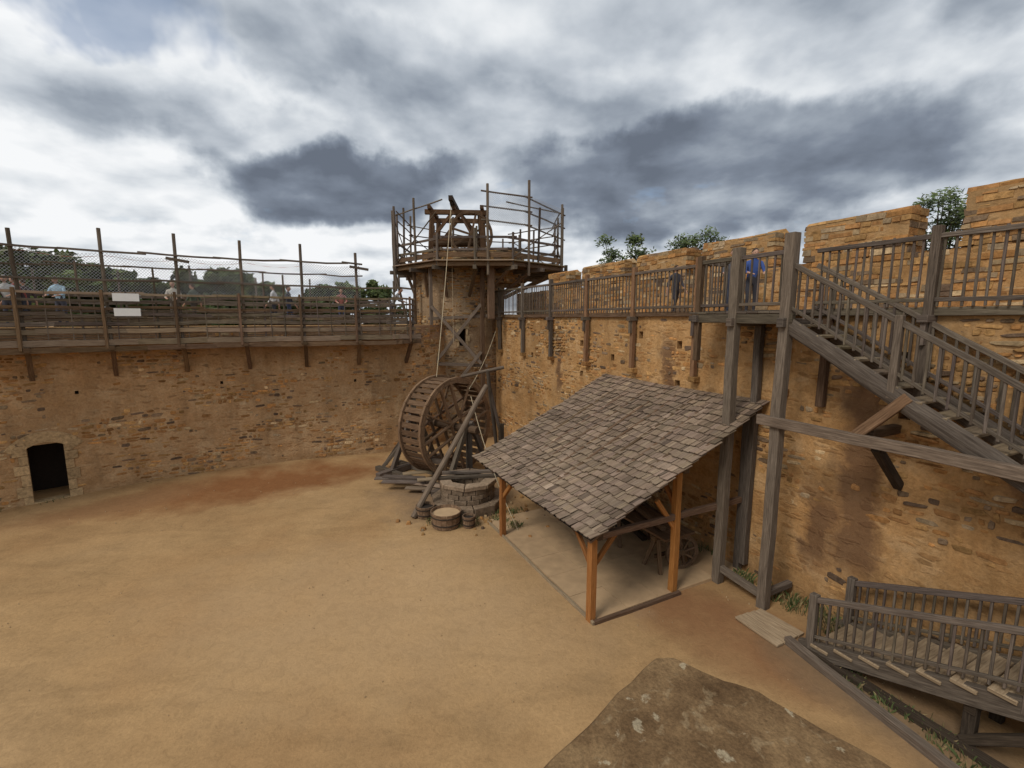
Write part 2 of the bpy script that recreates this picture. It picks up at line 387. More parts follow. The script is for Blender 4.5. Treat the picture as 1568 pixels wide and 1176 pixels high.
# ------------------------------------------------------------------ left curtain wall
def build_left_wall():
    e=empty('stone_curtain_wall')
    ds=LP.s_of(-15.6,15.0)
    holes=[(ds-.5,ds+.5,0.0,2.0,1.6)]
    for x,y,z in ((-14.9,15.6,3.6),(-11.6,18.3,3.6),(-7.0,20.4,3.4)):
        s=LP.s_of(x,y); holes.append((s-.05,s+.05,z,z+.12,.3))
    mb=MB(); wall_face(mb,LP,0,LP.L,-.1,5.9,holes,MORT_L)
    n=60
    for i in range(n):
        a=LP.L*i/n;b=LP.L*(i+1)/n
        mb.poly([LP.at(a,0,5.9),LP.at(b,0,5.9),LP.at(b,-2.2,5.9),LP.at(a,-2.2,5.9)],[(a,0),(b,0),(b,2),(a,2)],(1,1,1),MORT_R)
        mb.poly([LP.at(b,-2.2,-.1),LP.at(a,-2.2,-.1),LP.at(a,-2.2,5.9),LP.at(b,-2.2,5.9)],[(b,0),(a,0),(a,5.9),(b,5.9)],(1,1,1),MORT_R)
    mb.build('rendered_face',e)
    mb=MB(); stones(mb,LP,4,LP.L-.3,.05,5.8,holes,-.08,dark=1.05,pmax=.03,seed=3,sp=.32)
    mb.build('facing_stones',e)
    mb=MB(); pale=(.45,.31,.165)
    def blk(s0,s1,z0,z1,pr=.035,c=None):
        k=R.uniform(.8,1.1); c=tuple(x*k for x in pale)
        P=LP.at
        mb.hexa([P(s0,pr,z0),P(s1,pr,z0),P(s1,-.35,z0),P(s0,-.35,z0),P(s0,pr,z1),P(s1,pr,z1),P(s1,-.35,z1),P(s0,-.35,z1)],c,STONE)
    z=0
    i=0
    while z<1.85:
        h=R.uniform(.26,.4); h=min(h,1.95-z)
        w=.34 if i%2 else .2
        blk(ds-.46-w,ds-.44,z+.004,z+h-.006); w=.2 if i%2 else .32
        blk(ds+.44,ds+.46+w,z+.004,z+h-.006); z+=h;i+=1
    cx,cz,r0,r1=ds,1.28,.78,1.16
    nv=9; A0,A1=rad(146),rad(34)
    for k in range(nv):
        a=A0+(A1-A0)*k/nv+.012; b=A0+(A1-A0)*(k+1)/nv-.012
        q=[(cx+r0*math.cos(a),cz+r0*math.sin(a)),(cx+r0*math.cos(b),cz+r0*math.sin(b)),(cx+r1*math.cos(b),cz+r1*math.sin(b)),(cx+r1*math.cos(a),cz+r1*math.sin(a))]
        kk=R.uniform(.8,1.1); P=LP.at
        F=[P(s,.03,z) for s,z in q]; B=[P(s,-.35,z) for s,z in q]
        mb.hexa(B+F,tuple(x*kk for x in pale),STONE)
    blk(ds-.62,ds+.62,-.02,.05,.06)
    mb.build('door_surround',e,bevel=.012)
build_left_wall()

# ------------------------------------------------------------------ scaffold walkway on left wall
def build_left_scaffold():
    e=empty('timber_scaffold_walkway')
    sE=LP.s_of(-4.6,21.4)-.25
    P=LP.at
    posts=[sE-2.12*i for i in range(9)]
    mb=MB()
    for i,s in enumerate(posts):
        top=9.05+R.uniform(-.15,.2)-(1.9 if i==0 else .1*(i<2))
        lean=R.uniform(-.05,.05)
        mb.beam(P(s,1.02,5.1),P(s+lean,1.0,top),.11,.11,W_GREY,sides=8)
        mb.beam(P(s+.0,-.6,5.22),P(s,1.25,5.22),.14,.14,W_BROWN)
        mb.beam(P(s,.0,4.2),P(s,.86,5.2),.14,.14,W_BROWN)
        mb.beam(P(s+.3,-2.0,5.9),P(s+.3+R.uniform(-.06,.06),-2.0,7.9+R.uniform(0,.5)),.08,.08,W_GREY,sides=8)
        if i in (1,4,7):
            mb.beam(P(s-.28,1.09,8.32),P(s+.45,1.09,8.22),.05,.10,W_GREY)
        mb.beam(P(s-.12,1.16,5.2),P(s-.12,1.16,7.15),.08,.10,W_BROWN)
    s=max(0,sE-19)
    while s<sE+.1:
        l=R.uniform(3,4.2); n=6
        for k in range(n):
            o=.02+k*.19
            s2=min(s+l,sE+.35)
            m=3
            for q in range(m):
                a=s+(s2-s)*q/m;b=s+(s2-s)*(q+1)/m
                mb.beam(P(a,o,5.33+R.uniform(-.01,.01)),P(b,o,5.33),.18,.045,W_PALE)
        s+=l+.02
    def rail(off,z,w,h,mat,a0,a1,seg=2.12,sag=.02,zj=.05):
        a=a0
        while a<a1-.2:
            b=min(a+seg+R.uniform(-.1,.3),a1)
            mb.beam(P(a-.15,off,z+R.uniform(-zj,zj)),P(b+.1,off,z+R.uniform(-zj,zj)),w,h,mat,sag=R.uniform(0,sag)); a=b
    a0=max(0,sE-18.5)
    rail(1.1,5.42,.05,.2,W_PALE,a0,sE+.2,zj=.012)
    rail(1.12,5.2,.06,.17,W_BROWN,a0,sE+.2,zj=.012)
    rail(1.09,5.78,.04,.15,W_PALE,a0,sE,zj=.03)
    rail(1.10,6.05,.04,.12,W_GREY,a0,sE,zj=.04)
    rail(1.09,6.32,.04,.11,W_GREY,a0,sE)
    rail(1.10,6.55,.04,.09,W_BROWN,a0,sE)
    rail(1.09,6.8,.04,.08,W_GREY,a0,sE)
    rail(1.09,7.05,.05,.08,W_PALE,a0,sE)
    rail(1.09,7.5,.05,.07,W_GREY,a0,sE)
    for z in (6.2,6.5,6.8,7.05): rail(-2.0,z,.04,.1,W_GREY,a0,sE)
    rail(.05,6.2,.04,.14,W_PALE,a0,sE,zj=.05)
    rail(1.05,8.45,.065,.065,W_GREY,a0,sE-2,sag=.05)
    rail(.98,7.95,.05,.05,W_GREY,a0,sE-2,sag=.05)
    s=a0
    while s<sE:
        mb.beam(P(s,1.12,5.5),P(s+R.uniform(-.04,.04),1.12,7.1),.03,.03,W_GREY,jit=.003)
        s+=R.uniform(.4,.8)
    for s in posts:
        for k in (.7,1.4):
            if R.random()<.6: mb.beam(P(s-k,1.03,5.3),P(s-k+R.uniform(-.04,.04),1.03,7.7+R.uniform(0,.4)),.07,.07,W_GREY,sides=6)
    s=a0
    while s<sE-.3:
        b=min(s+1.0,sE)
        for k in range(15):
            z=5.52+k*.075
            if R.random()<.84: mb.beam(P(s,.93+.02*(k%2),z+R.uniform(-.02,.02)),P(b,.93+.02*((k+1)%2),z+R.uniform(-.02,.02)),.02,.03,W_PALE if k%3 else W_BROWN,jit=.004)
        s=b
    for k in range(14):
        s=R.uniform(a0,sE-3); o=R.uniform(-1.6,-.3)
        mb.beam(P(s,o,5.98+R.uniform(0,.1)),P(s+R.uniform(1,2.4),o+R.uniform(-.2,.2),5.98+R.uniform(0,.2)),.14,.07,W_PALE)
    mb.build('timbers',e,bevel=.006)
    m,nt=newmat('safety_net')
    uv=nd(nt,'ShaderNodeUVMap').outputs[0]; sx=nd(nt,'ShaderNodeSeparateXYZ'); nt.links.new(uv,sx.inputs[0])
    def line(o): return mth(nt,'LESS_THAN',mth(nt,'FRACT',mth(nt,'MULTIPLY',o,10)),.13)
    f=mth(nt,'MAXIMUM',line(mth(nt,'ADD',sx.outputs[0],sx.outputs[1])),line(mth(nt,'SUBTRACT',sx.outputs[0],sx.outputs[1])))
    d=nd(nt,'ShaderNodeBsdfDiffuse'); d.inputs[0].default_value=(.40,.41,.42,1); t=nd(nt,'ShaderNodeBsdfTransparent'); mx=nd(nt,'ShaderNodeMixShader'); o=nd(nt,'ShaderNodeOutputMaterial')
    nt.links.new(f,mx.inputs[0]); nt.links.new(t.outputs[0],mx.inputs[1]); nt.links.new(d.outputs[0],mx.inputs[2]); nt.links.new(mx.outputs[0],o.inputs[0])
    global NET; NET=m
    mb=MB(); n=60
    for i in range(n):
        a=a0+(sE-2-a0)*i/n; b=a0+(sE-2-a0)*(i+1)/n
        za=8.42-.12*abs(math.sin(a*1.48)); zb=8.42-.12*abs(math.sin(b*1.48))
        mb.poly([P(a,1.0,7.0),P(b,1.0,7.0),P(b,1.0,zb),P(a,1.0,za)],[(a,7),(b,7),(b,zb),(a,za)],(1,1,1),m)
    mb.build('net',e)
    mb=MB(); red=mat_plain('red_white_tape',(.42,.14,.1))
    for i in range(n-8):
        a=a0+(sE-2-a0)*i/n; b=a0+(sE-2-a0)*(i+1)/n
        mb.beam(P(a,1.0,8.3-.12*abs(math.sin(a*1.48))),P(b,1.0,8.3-.12*abs(math.sin(b*1.48))),.012,.012,red if i%2 else WHITE,jit=0)
    mb.build('warning_tape',e)
    s=LP.s_of(-13.6,16.6)
    for z in (6.42,6.92):
        mb=MB(); mb.beam(P(s-.38,1.24,z),P(s+.38,1.24,z),.03,.26,WHITE,jit=.001,col=(1,1,1))
        mb.beam(P(s-.38,1.22,z-.17),P(s+.42,1.22,z-.17),.03,.05,W_GREY)
        mb.beam(P(s,1.18,z-.35),P(s,1.18,z+.2),.05,.03,W_GREY)
        mb.build('notice_board')
build_left_scaffold()

# ------------------------------------------------------------------ right curtain wall
RH=[]
for y,z in ((13.0,5.47),(13.0,4.36),(17.2,5.3),(17.2,4.16),(14.4,5.7),(10.9,5.4),(8.3,5.5),(8.2,4.5),(15.6,4.9),(20.6,4.6),(12.0,3.9)):
    s=sY(y); RH.append((s-.09,s+.09,z-.11,z+.11,.45))
def build_right_wall():
    e=empty('stone_curtain_wall')
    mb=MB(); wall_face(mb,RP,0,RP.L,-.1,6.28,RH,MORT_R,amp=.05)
    P=RP.at
    mb.poly([P(-2,0,6.28),P(RP.L,0,6.28),P(RP.L,-2,6.28),P(-2,-2,6.28)],[(0,0),(28,0),(28,2),(0,2)],(1,1,1),MORT_R)
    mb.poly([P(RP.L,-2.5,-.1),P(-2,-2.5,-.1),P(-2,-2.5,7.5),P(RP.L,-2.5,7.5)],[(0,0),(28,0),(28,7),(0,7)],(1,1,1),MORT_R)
    mb.build('rendered_face',e)
    def mod(s,z):
        k=0
        if s>13: k-=.26*min(1,(s-13)/2)*min(1,max(0,(4.6-z)/1.2))
        if z>4.8: k+=.14
        return k
    mb=MB(); stones(mb,RP,.2,RP.L-.3,.05,6.25,RH,.08,dark=1.0,pmax=.045,seed=11,mod=mod,sp=.27)
    mb.build('facing_stones',e)
    mb=MB()
    block_stones(mb,RP,-1,RP.L,6.28,7.58,-1.8,-2.5,MORT_R,.9,rag=.03)
    for ya,yb,t in ((22.9,21.3,8.3),(20.4,17.9,8.36),(17.3,15.24,8.42),(14.65,12.57,8.46),(11.87,9.93,8.48),(9.17,7.0,8.62),(6.2,4.0,8.5)):
        s0,s1=sY(ya-.8),sY(yb-.8)
        block_stones(mb,RP,s0,s1,7.58,t,-1.8,-2.5,MORT_R,.95,rag=.07)
        s=s0
        while s<s1-.1:
            l=min(R.uniform(.35,.7),s1-s); h=R.uniform(.03,.11)
            mb.hexa([P(s,-1.83,t-.03),P(s+l-.02,-1.83,t-.03),P(s+l-.02,-2.5,t-.03),P(s,-2.5,t-.03),P(s+.03,-1.88,t+h*.4),P(s+l-.05,-1.88,t+h*.5),P(s+l-.05,-2.3,t+h+.03),P(s+.03,-2.3,t+h)],palcol(1.0),STONE)
            s+=l
    mb.build('parapet_merlons',e,bevel=.012)
    mb=MB()
    for k in range(10):
        s=sY(23.4-2.2*k); z=4.62
        mb.hexa([P(s-.11,.22,z-.1),P(s+.11,.22,z-.1),P(s+.11,-.1,z-.16),P(s-.11,-.1,z-.16),P(s-.11,.24,z+.04),P(s+.11,.24,z+.04),P(s+.11,-.1,z+.04),P(s-.11,-.1,z+.04)],palcol(.8),STONE)
    mb.build('corbels',e,bevel=.015)
build_right_wall()

# ------------------------------------------------------------------ wall-walk railing on right wall
def build_railing():
    mb=MB(); P=RP.at
    sA,sB=15.03,16.2
    ps=[sY(23.4-2.2*k) for k in range(11)]
    for k,s in enumerate(ps):
        mat=W_BROWN if k in (3,4,5) else W_GREY
        mb.beam(P(s,.14,4.66),P(s,.14,7.72+R.uniform(-.03,.06)),.13,.13,mat,col=(1.5,1.3,1.15) if k in (3,4,5) else None)
        mb.beam(P(s,-.3,6.2),P(s,.34,6.2),.15,.13,W_GREY)
        mb.beam(P(s,.24,5.75),P(s,.24,6.14),.1,.08,W_GREY)
    def seg(a,b):
        mb.beam(P(a,.16,7.56),P(b,.16,7.56),.07,.08,W_GREY)
        mb.beam(P(a,.14,6.52),P(b,.14,6.52),.05,.07,W_GREY)
        s=a+.1
        while s<b-.05:
            mb.beam(P(s,.14,6.4),P(s+R.uniform(-.015,.015),.14,7.6+R.uniform(-.02,.02)),.035,.035,W_GREY,jit=.003); s+=R.uniform(.13,.165)
    bounds=[.3]+[s for s in ps]
    for a,b in zip(bounds,bounds[1:]):
        if a<sA-.9<b: seg(a,sA-.9)
        elif b>sA and a<sB:
            if b>sB+.05: seg(sB,b)
        else: seg(a,b)
    seg(ps[-1],RP.L-.3)
    s=.2
    while s<RP.L:
        b=min(s+3.3,RP.L); mb.beam(P(s,.06,6.33),P(b,.06,6.33),.1,.14,W_BROWN if s<12 else W_GREY)
        s=b
    mb.build('wall_walk_railing',bevel=.006)
build_railing()

# ------------------------------------------------------------------ staircase
def build_stairs():
    e=empty('timber_staircase'); P=RP.at
    mb=MB()
    O=1.0; sA,sB=15.03,16.2
    mb.beam(P(sA,O,-.05),P(sA,O,7.72),.2,.2,W_GREY); mb.beam(P(sB,O,-.05),P(sB,O,7.85),.2,.2,W_GREY,col=(1.25,1.22,1.15))
    mb.beam(P(sA,.12,.2),P(sA,.12,6.3),.16,.16,W_GREY)
    mb.beam(P(sA-1.0,O,5.2),P(sA-1.0,O,7.65),.13,.13,W_BROWN)
    mb.beam(P(sA-1.15,O,6.2),P(sB+.15,O,6.2),.12,.2,W_GREY); mb.beam(P(sA-1,0,6.2),P(sA-1,O+.15,6.2),.12,.16,W_GREY)
    mb.beam(P(sA,-.1,6.12),P(sA,O+.2,6.12),.14,.18,W_GREY); mb.beam(P(sB,-.1,6.12),P(sB,O+.2,6.12),.14,.18,W_GREY)
    for k in range(9):
        mb.beam(P(sA-1.1+k*.26,.05,6.33),P(sA-1.1+k*.26,O+.08,6.33),.25,.045,W_GREY)
    def bal(a,b,o,z0,z1,za,zb,sp=.15):
        n=int((b-a)/sp)
        for i in range(1,n):
            t=i/n+R.uniform(-.0015,.0015); s=a+(b-a)*t
            mb.beam(P(s,o,z0+(z1-z0)*t),P(s+R.uniform(-.01,.01),o,za+(zb-za)*t),.04,.04,W_GREY,jit=.003)
    for a,b in ((sA-1,sA),(sA,sB)):
        mb.beam(P(a,O,7.5),P(b,O,7.5),.07,.09,W_GREY); mb.beam(P(a,O,6.5),P(b,O,6.5),.05,.07,W_GREY); bal(a,b,O,6.5,6.5,7.5,7.5)
    mb.beam(P(sA-1,.15,7.5),P(sA-1,O,7.5),.07,.09,W_GREY)
    mb.beam(P(sA-.1,O,.35),P(sB,O,.25),.12,.16,W_GREY); mb.beam(P(sB,O,.3),P(sB,.1,.3),.12,.14,W_GREY)
    mb.beam(P(sB-.35,O+.12,4.12),P(sB+5.2,O+.12,4.12),.14,.2,W_GREY,col=(1.3,1.2,1.1))
    mb.beam(P(sB+1.45,O+.05,4.15),P(sB+2.15,O+.0,4.95),.12,.17,W_BROWN,col=(1.3,1.2,1.1))
    mb.beam(P(sB+1.6,O-.1,4.2),P(sB+1.6,-.1,4.2),.14,.16,W_BROWN)
    mb.beam(P(sB+1.75,O-.05,4.0),P(sB+1.75,.02,3.15),.13,.16,W_DARK)
    mb.beam(P(sB+.3,.12,4.4),P(sB+.3,.12,6.2),.14,.14,W_BROWN)
    mb.beam(P(sB+4.3,O,0),P(sB+4.3,O,4.1),.2,.2,W_GREY)
    a,b=sB,22.9; za,zb=6.26,2.30; n=20
    sl=(zb-za)/(b-a)
    for o in (O,.1):
        mb.beam(P(a+.02,o,za-.17),P(b,o,zb-.17),.12,.32,W_GREY,sides=8,jit=.014,col=(.8,.8,.8))
    for i in range(n):
        t=(i+.5)/n; s=a+(b-a)*t; z=za-(za-zb)*(i+1)/n
        mb.beam(P(s,.1,z),P(s,O+.03,z),.30,.05,W_PALE)
    for o in (O,.12):
        mb.beam(P(a,o,za+1.02),P(b,o,zb+1.02),.07,.09,W_GREY)
        mb.beam(P(a,o,za+.2),P(b,o,zb+.2),.05,.06,W_GREY)
        bal(a+.05,b,o,za+.1,zb+.1,za+1.0,zb+1.0,.15)
        for k in (1.9,4.0,6.2):
            s=a+k; z=za+sl*k; mb.beam(P(s,o,z-.25),P(s,o,z+1.12),.11,.11,W_GREY)
    zl=2.28
    for k in range(8): mb.beam(P(22.9+k*.25,-.0,zl),P(22.9+k*.25,2.3,zl),.24,.05,W_GREY)
    for s in (22.95,24.6):
        for o in (.12,2.2): mb.beam(P(s,o,-.05),P(s,o,zl+1.1),.16,.16,W_GREY)
        mb.beam(P(s,0,zl-.12),P(s,2.3,zl-.12),.12,.18,W_GREY)
    mb.beam(P(24.7,2.2,zl+1),P(24.7,.1,zl+1),.07,.08,W_GREY)
    mb.build('upper_flight',e,bevel=.008)
    mb=MB()
    a,b=17.5,22.9; z0,z1=.12,2.28; n=14; O2,O1=1.5,.28
    for o in (O2,O1):
        mb.beam(P(a-.15,o,z0-.10),P(b,o,z1-.2),.12,.30,W_GREY)
        mb.beam(P(a,o,z0+.95),P(b,o,z1+1.0),.08,.10,W_GREY)
        mb.beam(P(a,o+.0,z0+.22),P(b,o,z1+.2),.05,.06,W_GREY)
        for k in (0,2.75,4.9):
            s=a+k; z=z0+(z1-z0)*k/(b-a); mb.beam(P(s,o,-.05 if k==0 else z-.2),P(s,o,z+1.06),.13,.13,W_GREY)
        m=int((b-a)/.135)
        for i in range(1,m):
            t=i/m+R.uniform(-.002,.002); s=a+(b-a)*t; z=z0+(z1-z0)*t
            mb.beam(P(s,o,z+.1),P(s,o,z+.98),.045,.035,W_GREY,jit=.003)
    for i in range(n):
        t=(i+.5)/n; s=a+(b-a)*t; z=z0+(z1-z0)*(i+.6)/n
        mb.beam(P(s,O1,z),P(s,O2+.09,z),.30,.055,W_PALE,col=(1.25,1.2,1.1))
    for s,z in ((19.7,.9),(21.4,1.55)):
        for o in (O2-.1,O1+.1): mb.beam(P(s,o,-.05),P(s,o,z),.15,.15,W_DARK)
        mb.beam(P(s,O1,z-.25),P(s,O2,z-.25),.13,.15,W_DARK)
        mb.beam(P(s-.05,O2-.05,.1),P(s+1.2,O2-.05,z+.3),.11,.13,W_DARK)
    mb.beam(P(a-.1,O2+.02,.03),P(23,O2+.02,.03),.18,.16,W_DARK)
    mb.build('lower_flight',e,bevel=.008)
    mb=MB(); mb.beam((5.32,8.15,.06),(6.2,5.0,.06),.15,.16,W_GREY); mb.beam((6.2,5.0,.06),(6.9,2.6,.06),.15,.16,W_GREY); mb.build('timber_kerb',bevel=.01)
    mb=MB()
    A=Vector((4.64,8.85,.035));B=Vector((5.34,9.12,.035));C=Vector((5.8,8.36,.03));D=Vector((5.03,7.98,.03))
    for k in range(4):
        t=(k+.5)/4; mb.beam(A.lerp(B,t),D.lerp(C,t),.185,.05,W_PALE,col=(1.45,1.4,1.3))
    mb.build('boardwalk_pad',bevel=.006)
build_stairs()

def wheel(mb,c,ax,r,w,ns,mr,ms,rh=.09,n=24):
    c=Vector(c);ax=Vector(ax).normalized();u=Vector((0,0,1));v=ax.cross(u).normalized()
    pt=lambda a,rr,o: c+(u*math.sin(a)+v*math.cos(a))*rr+ax*o
    for i in range(n):
        a=2*math.pi*i/n;b=2*math.pi*(i+1)/n; k=R.uniform(.8,1.1)
        mb.hexa([pt(a,r-rh,-w/2),pt(b,r-rh,-w/2),pt(b,r-rh,w/2),pt(a,r-rh,w/2),pt(a,r,-w/2),pt(b,r,-w/2),pt(b,r,w/2),pt(a,r,w/2)],(k,k,k),mr)
    for i in range(ns):
        a=2*math.pi*(i+.3)/ns; mb.beam(c,pt(a,r-rh*.5,0),.05 if r<1 else .1,.05,ms,up=ax)
    mb.beam(c-ax*w*.9,c+ax*w*.9,.16,.16,mr,sides=10)

# ------------------------------------------------------------------ shed
def build_shed():
    e=empty('open_timber_shed')
    o=Vector((1.51,8.35,0)); A=Vector((-.447,.894,0)); D=Vector((.894,.447,0))
    LA,LD=5.9,5.0
    def S(a,d,z):
        q=o+A*a+D*d; q.z=z; return q
    def rz(d,a=0): return 1.97+.468*d-.05*math.sin(math.pi*d/LD)-.04*math.sin(math.pi*a/LA)+noise.noise(Vector((a*.8,d*.8,9)))*.018
    mb=MB()
    def post(a,d,m=W_ORANGE,w=.15):
        mb.beam(S(a,d,-.05),S(a,d,rz(d)-.12),w,w,m)
    for a in (.36,4.6):
        post(a,.32); post(a,2.6,W_ORANGE if a<1 else W_BROWN); post(a,4.8,W_GREY)
    mb.beam(S(.1,.32,rz(.32)-.17),S(5.6,.32,rz(.32)-.17),.13,.16,W_BROWN)
    mb.beam(S(.1,2.6,rz(2.6)-.17),S(5.6,2.6,rz(2.6)-.17),.13,.16,W_BROWN)
    mb.beam(S(.1,4.85,rz(4.85)-.17),S(5.6,4.85,rz(4.85)-.17),.13,.16,W_BROWN)
    for a in (.36,2.5,4.6): mb.beam(S(a,.2,rz(.32)-.3),S(a,4.9,rz(.32)-.28),.11,.13,W_BROWN)
    for a,sg in ((.36,1),(4.6,-1)):
        mb.beam(S(a,.32,1.15),S(a+sg*.62,.32,1.8),.08,.1,W_ORANGE)
        mb.beam(S(a,.32,1.15),S(a,.95,1.85),.08,.1,W_ORANGE)
        mb.beam(S(a,2.6,2.0),S(a+sg*.7,2.6,2.9),.08,.1,W_ORANGE)
        mb.beam(S(a,2.6,1.5),S(a,2.0,2.3),.08,.1,W_ORANGE)
    for k in range(11):
        a=.08+k*(LA-.16)/10
        mb.beam(S(a,.02,rz(.02)-.055),S(a,LD-.05,rz(LD)-.05),.07,.09,W_BROWN)
    mb.build('frame',e,bevel=.008)
    mb=MB()
    n=10
    for i in range(n):
        for j in range(n):
            q=[(LA*i/n,LD*j/n),(LA*(i+1)/n,LD*j/n),(LA*(i+1)/n,LD*(j+1)/n),(LA*i/n,LD*(j+1)/n)]
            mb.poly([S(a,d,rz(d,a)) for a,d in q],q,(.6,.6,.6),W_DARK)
    rows=23; ex=LD/rows
    for r in range(rows):
        d0=r*ex-.06; a=-.06+R.uniform(-.05,.02); d1=min(d0+ex*1.9,LD+.02)
        rowk=R.uniform(.92,1.06)
        while a<LA+.04:
            w=R.uniform(.07,.17); a2=min(a+w,LA+.08)
            k=R.uniform(.76,1.18)*rowk*(.9+.25*noise.noise(Vector((a*.7,d0*.7,2)))); c=(k,k*R.uniform(.94,.99),k*R.uniform(.88,.97))
            if R.random()<.06: c=tuple(x*.6 for x in c)
            if R.random()<.05: c=tuple(x*1.25 for x in c)
            lo=d0+R.uniform(-.035,.02); lift=.075+R.uniform(-.008,.022); tw=R.uniform(-.014,.014)
            th=.016
            P=[S(a+.005,lo,rz(max(lo,0),a)+lift),S(a2-.005,lo+R.uniform(-.012,.012),rz(max(lo,0),a)+lift+tw),S(a2-.005,d1,rz(d1,a)+.012),S(a+.005,d1,rz(d1,a)+.012)]
            T=[p+Vector((0,0,th)) for p in P]
            b=len(mb.v); mb.v.extend([tuple(p) for p in P+T]); u=R.uniform(0,30); v=R.uniform(0,9)
            for q,kk in (((4,5,6,7),1),((0,1,5,4),.7),((1,2,6,5),.8),((3,0,4,7),.8)):
                uvq=[(u,v),(u,v+w),(u+.4,v+w),(u+.4,v)]
                mb.face([b+x for x in q],uvq,tuple(x*kk for x in c),W_SHINGLE)
            a=a2
    mb.build('shingle_roof',e)
    mb=MB()
    for i in range(6):
        for j in range(5):
            a0,a1=.3+i*.9,.3+(i+1)*.9-.008; d0,d1=.35+j*.9,.35+(j+1)*.9-.008
            k=R.uniform(.95,1.05); z=.03+R.uniform(0,.005)
            mb.hexa([S(a0,d0,-.05),S(a1,d0,-.05),S(a1,d1,-.05),S(a0,d1,-.05),S(a0,d0,z),S(a1,d0,z),S(a1,d1,z),S(a0,d1,z)],(k,k,k),SLAB)
    mb.build('paved_floor',e)
    mb=MB()
    mb.beam(S(.22,.3,.02),S(.22,2.7,.02),.07,.08,W_BROWN); mb.beam(S(.2,.28,.02),S(5.7,.28,.02),.05,.08,W_PALE)
    mb.build('floor_edging',e)
    mb=MB()
    for k in range(16):
        a=R.uniform(3.2,5.2); d=3.3+R.uniform(0,1.3); z=.12+.15*(k//5)
        mb.beam(S(a-.9,d,z),S(a+.6,d+R.uniform(-.3,.3),z+R.uniform(0,.08)),.15,.13,W_DARK if k%2 else W_BROWN)
    mb.build('timber_pile',bevel=.01)
    # work bench on splayed trestle legs
    mb=MB()
    for a in (1.25,2.75):
        for d in (2.95,3.75):
            for sg in (-1,1): mb.beam(S(a+sg*.28,d+(-.12 if d<3 else .12),.03),S(a+sg*.05,d,.82),.09,.09,W_BROWN)
        mb.beam(S(a,2.8,.84),S(a,3.9,.84),.12,.13,W_BROWN); mb.beam(S(a,2.9,.35),S(a,3.8,.35),.06,.09,W_BROWN)
    for k in range(4): mb.beam(S(.85,2.95+k*.25,.94),S(3.15,2.95+k*.25,.94),.24,.06,W_BROWN,col=(1.3,1.2,1.1))
    mb.beam(S(1.2,3.1,1.06),S(2.9,3.5,1.06),.16,.16,W_BROWN,sides=8)
    mb.build('trestle_bench',bevel=.006)
    mb=MB(); wheel(mb,S(.95,3.5,.47),A+D*.25,.44,.07,8,W_BROWN,W_BROWN); mb.build('spoked_cart_wheel',bevel=.004)
build_shed()

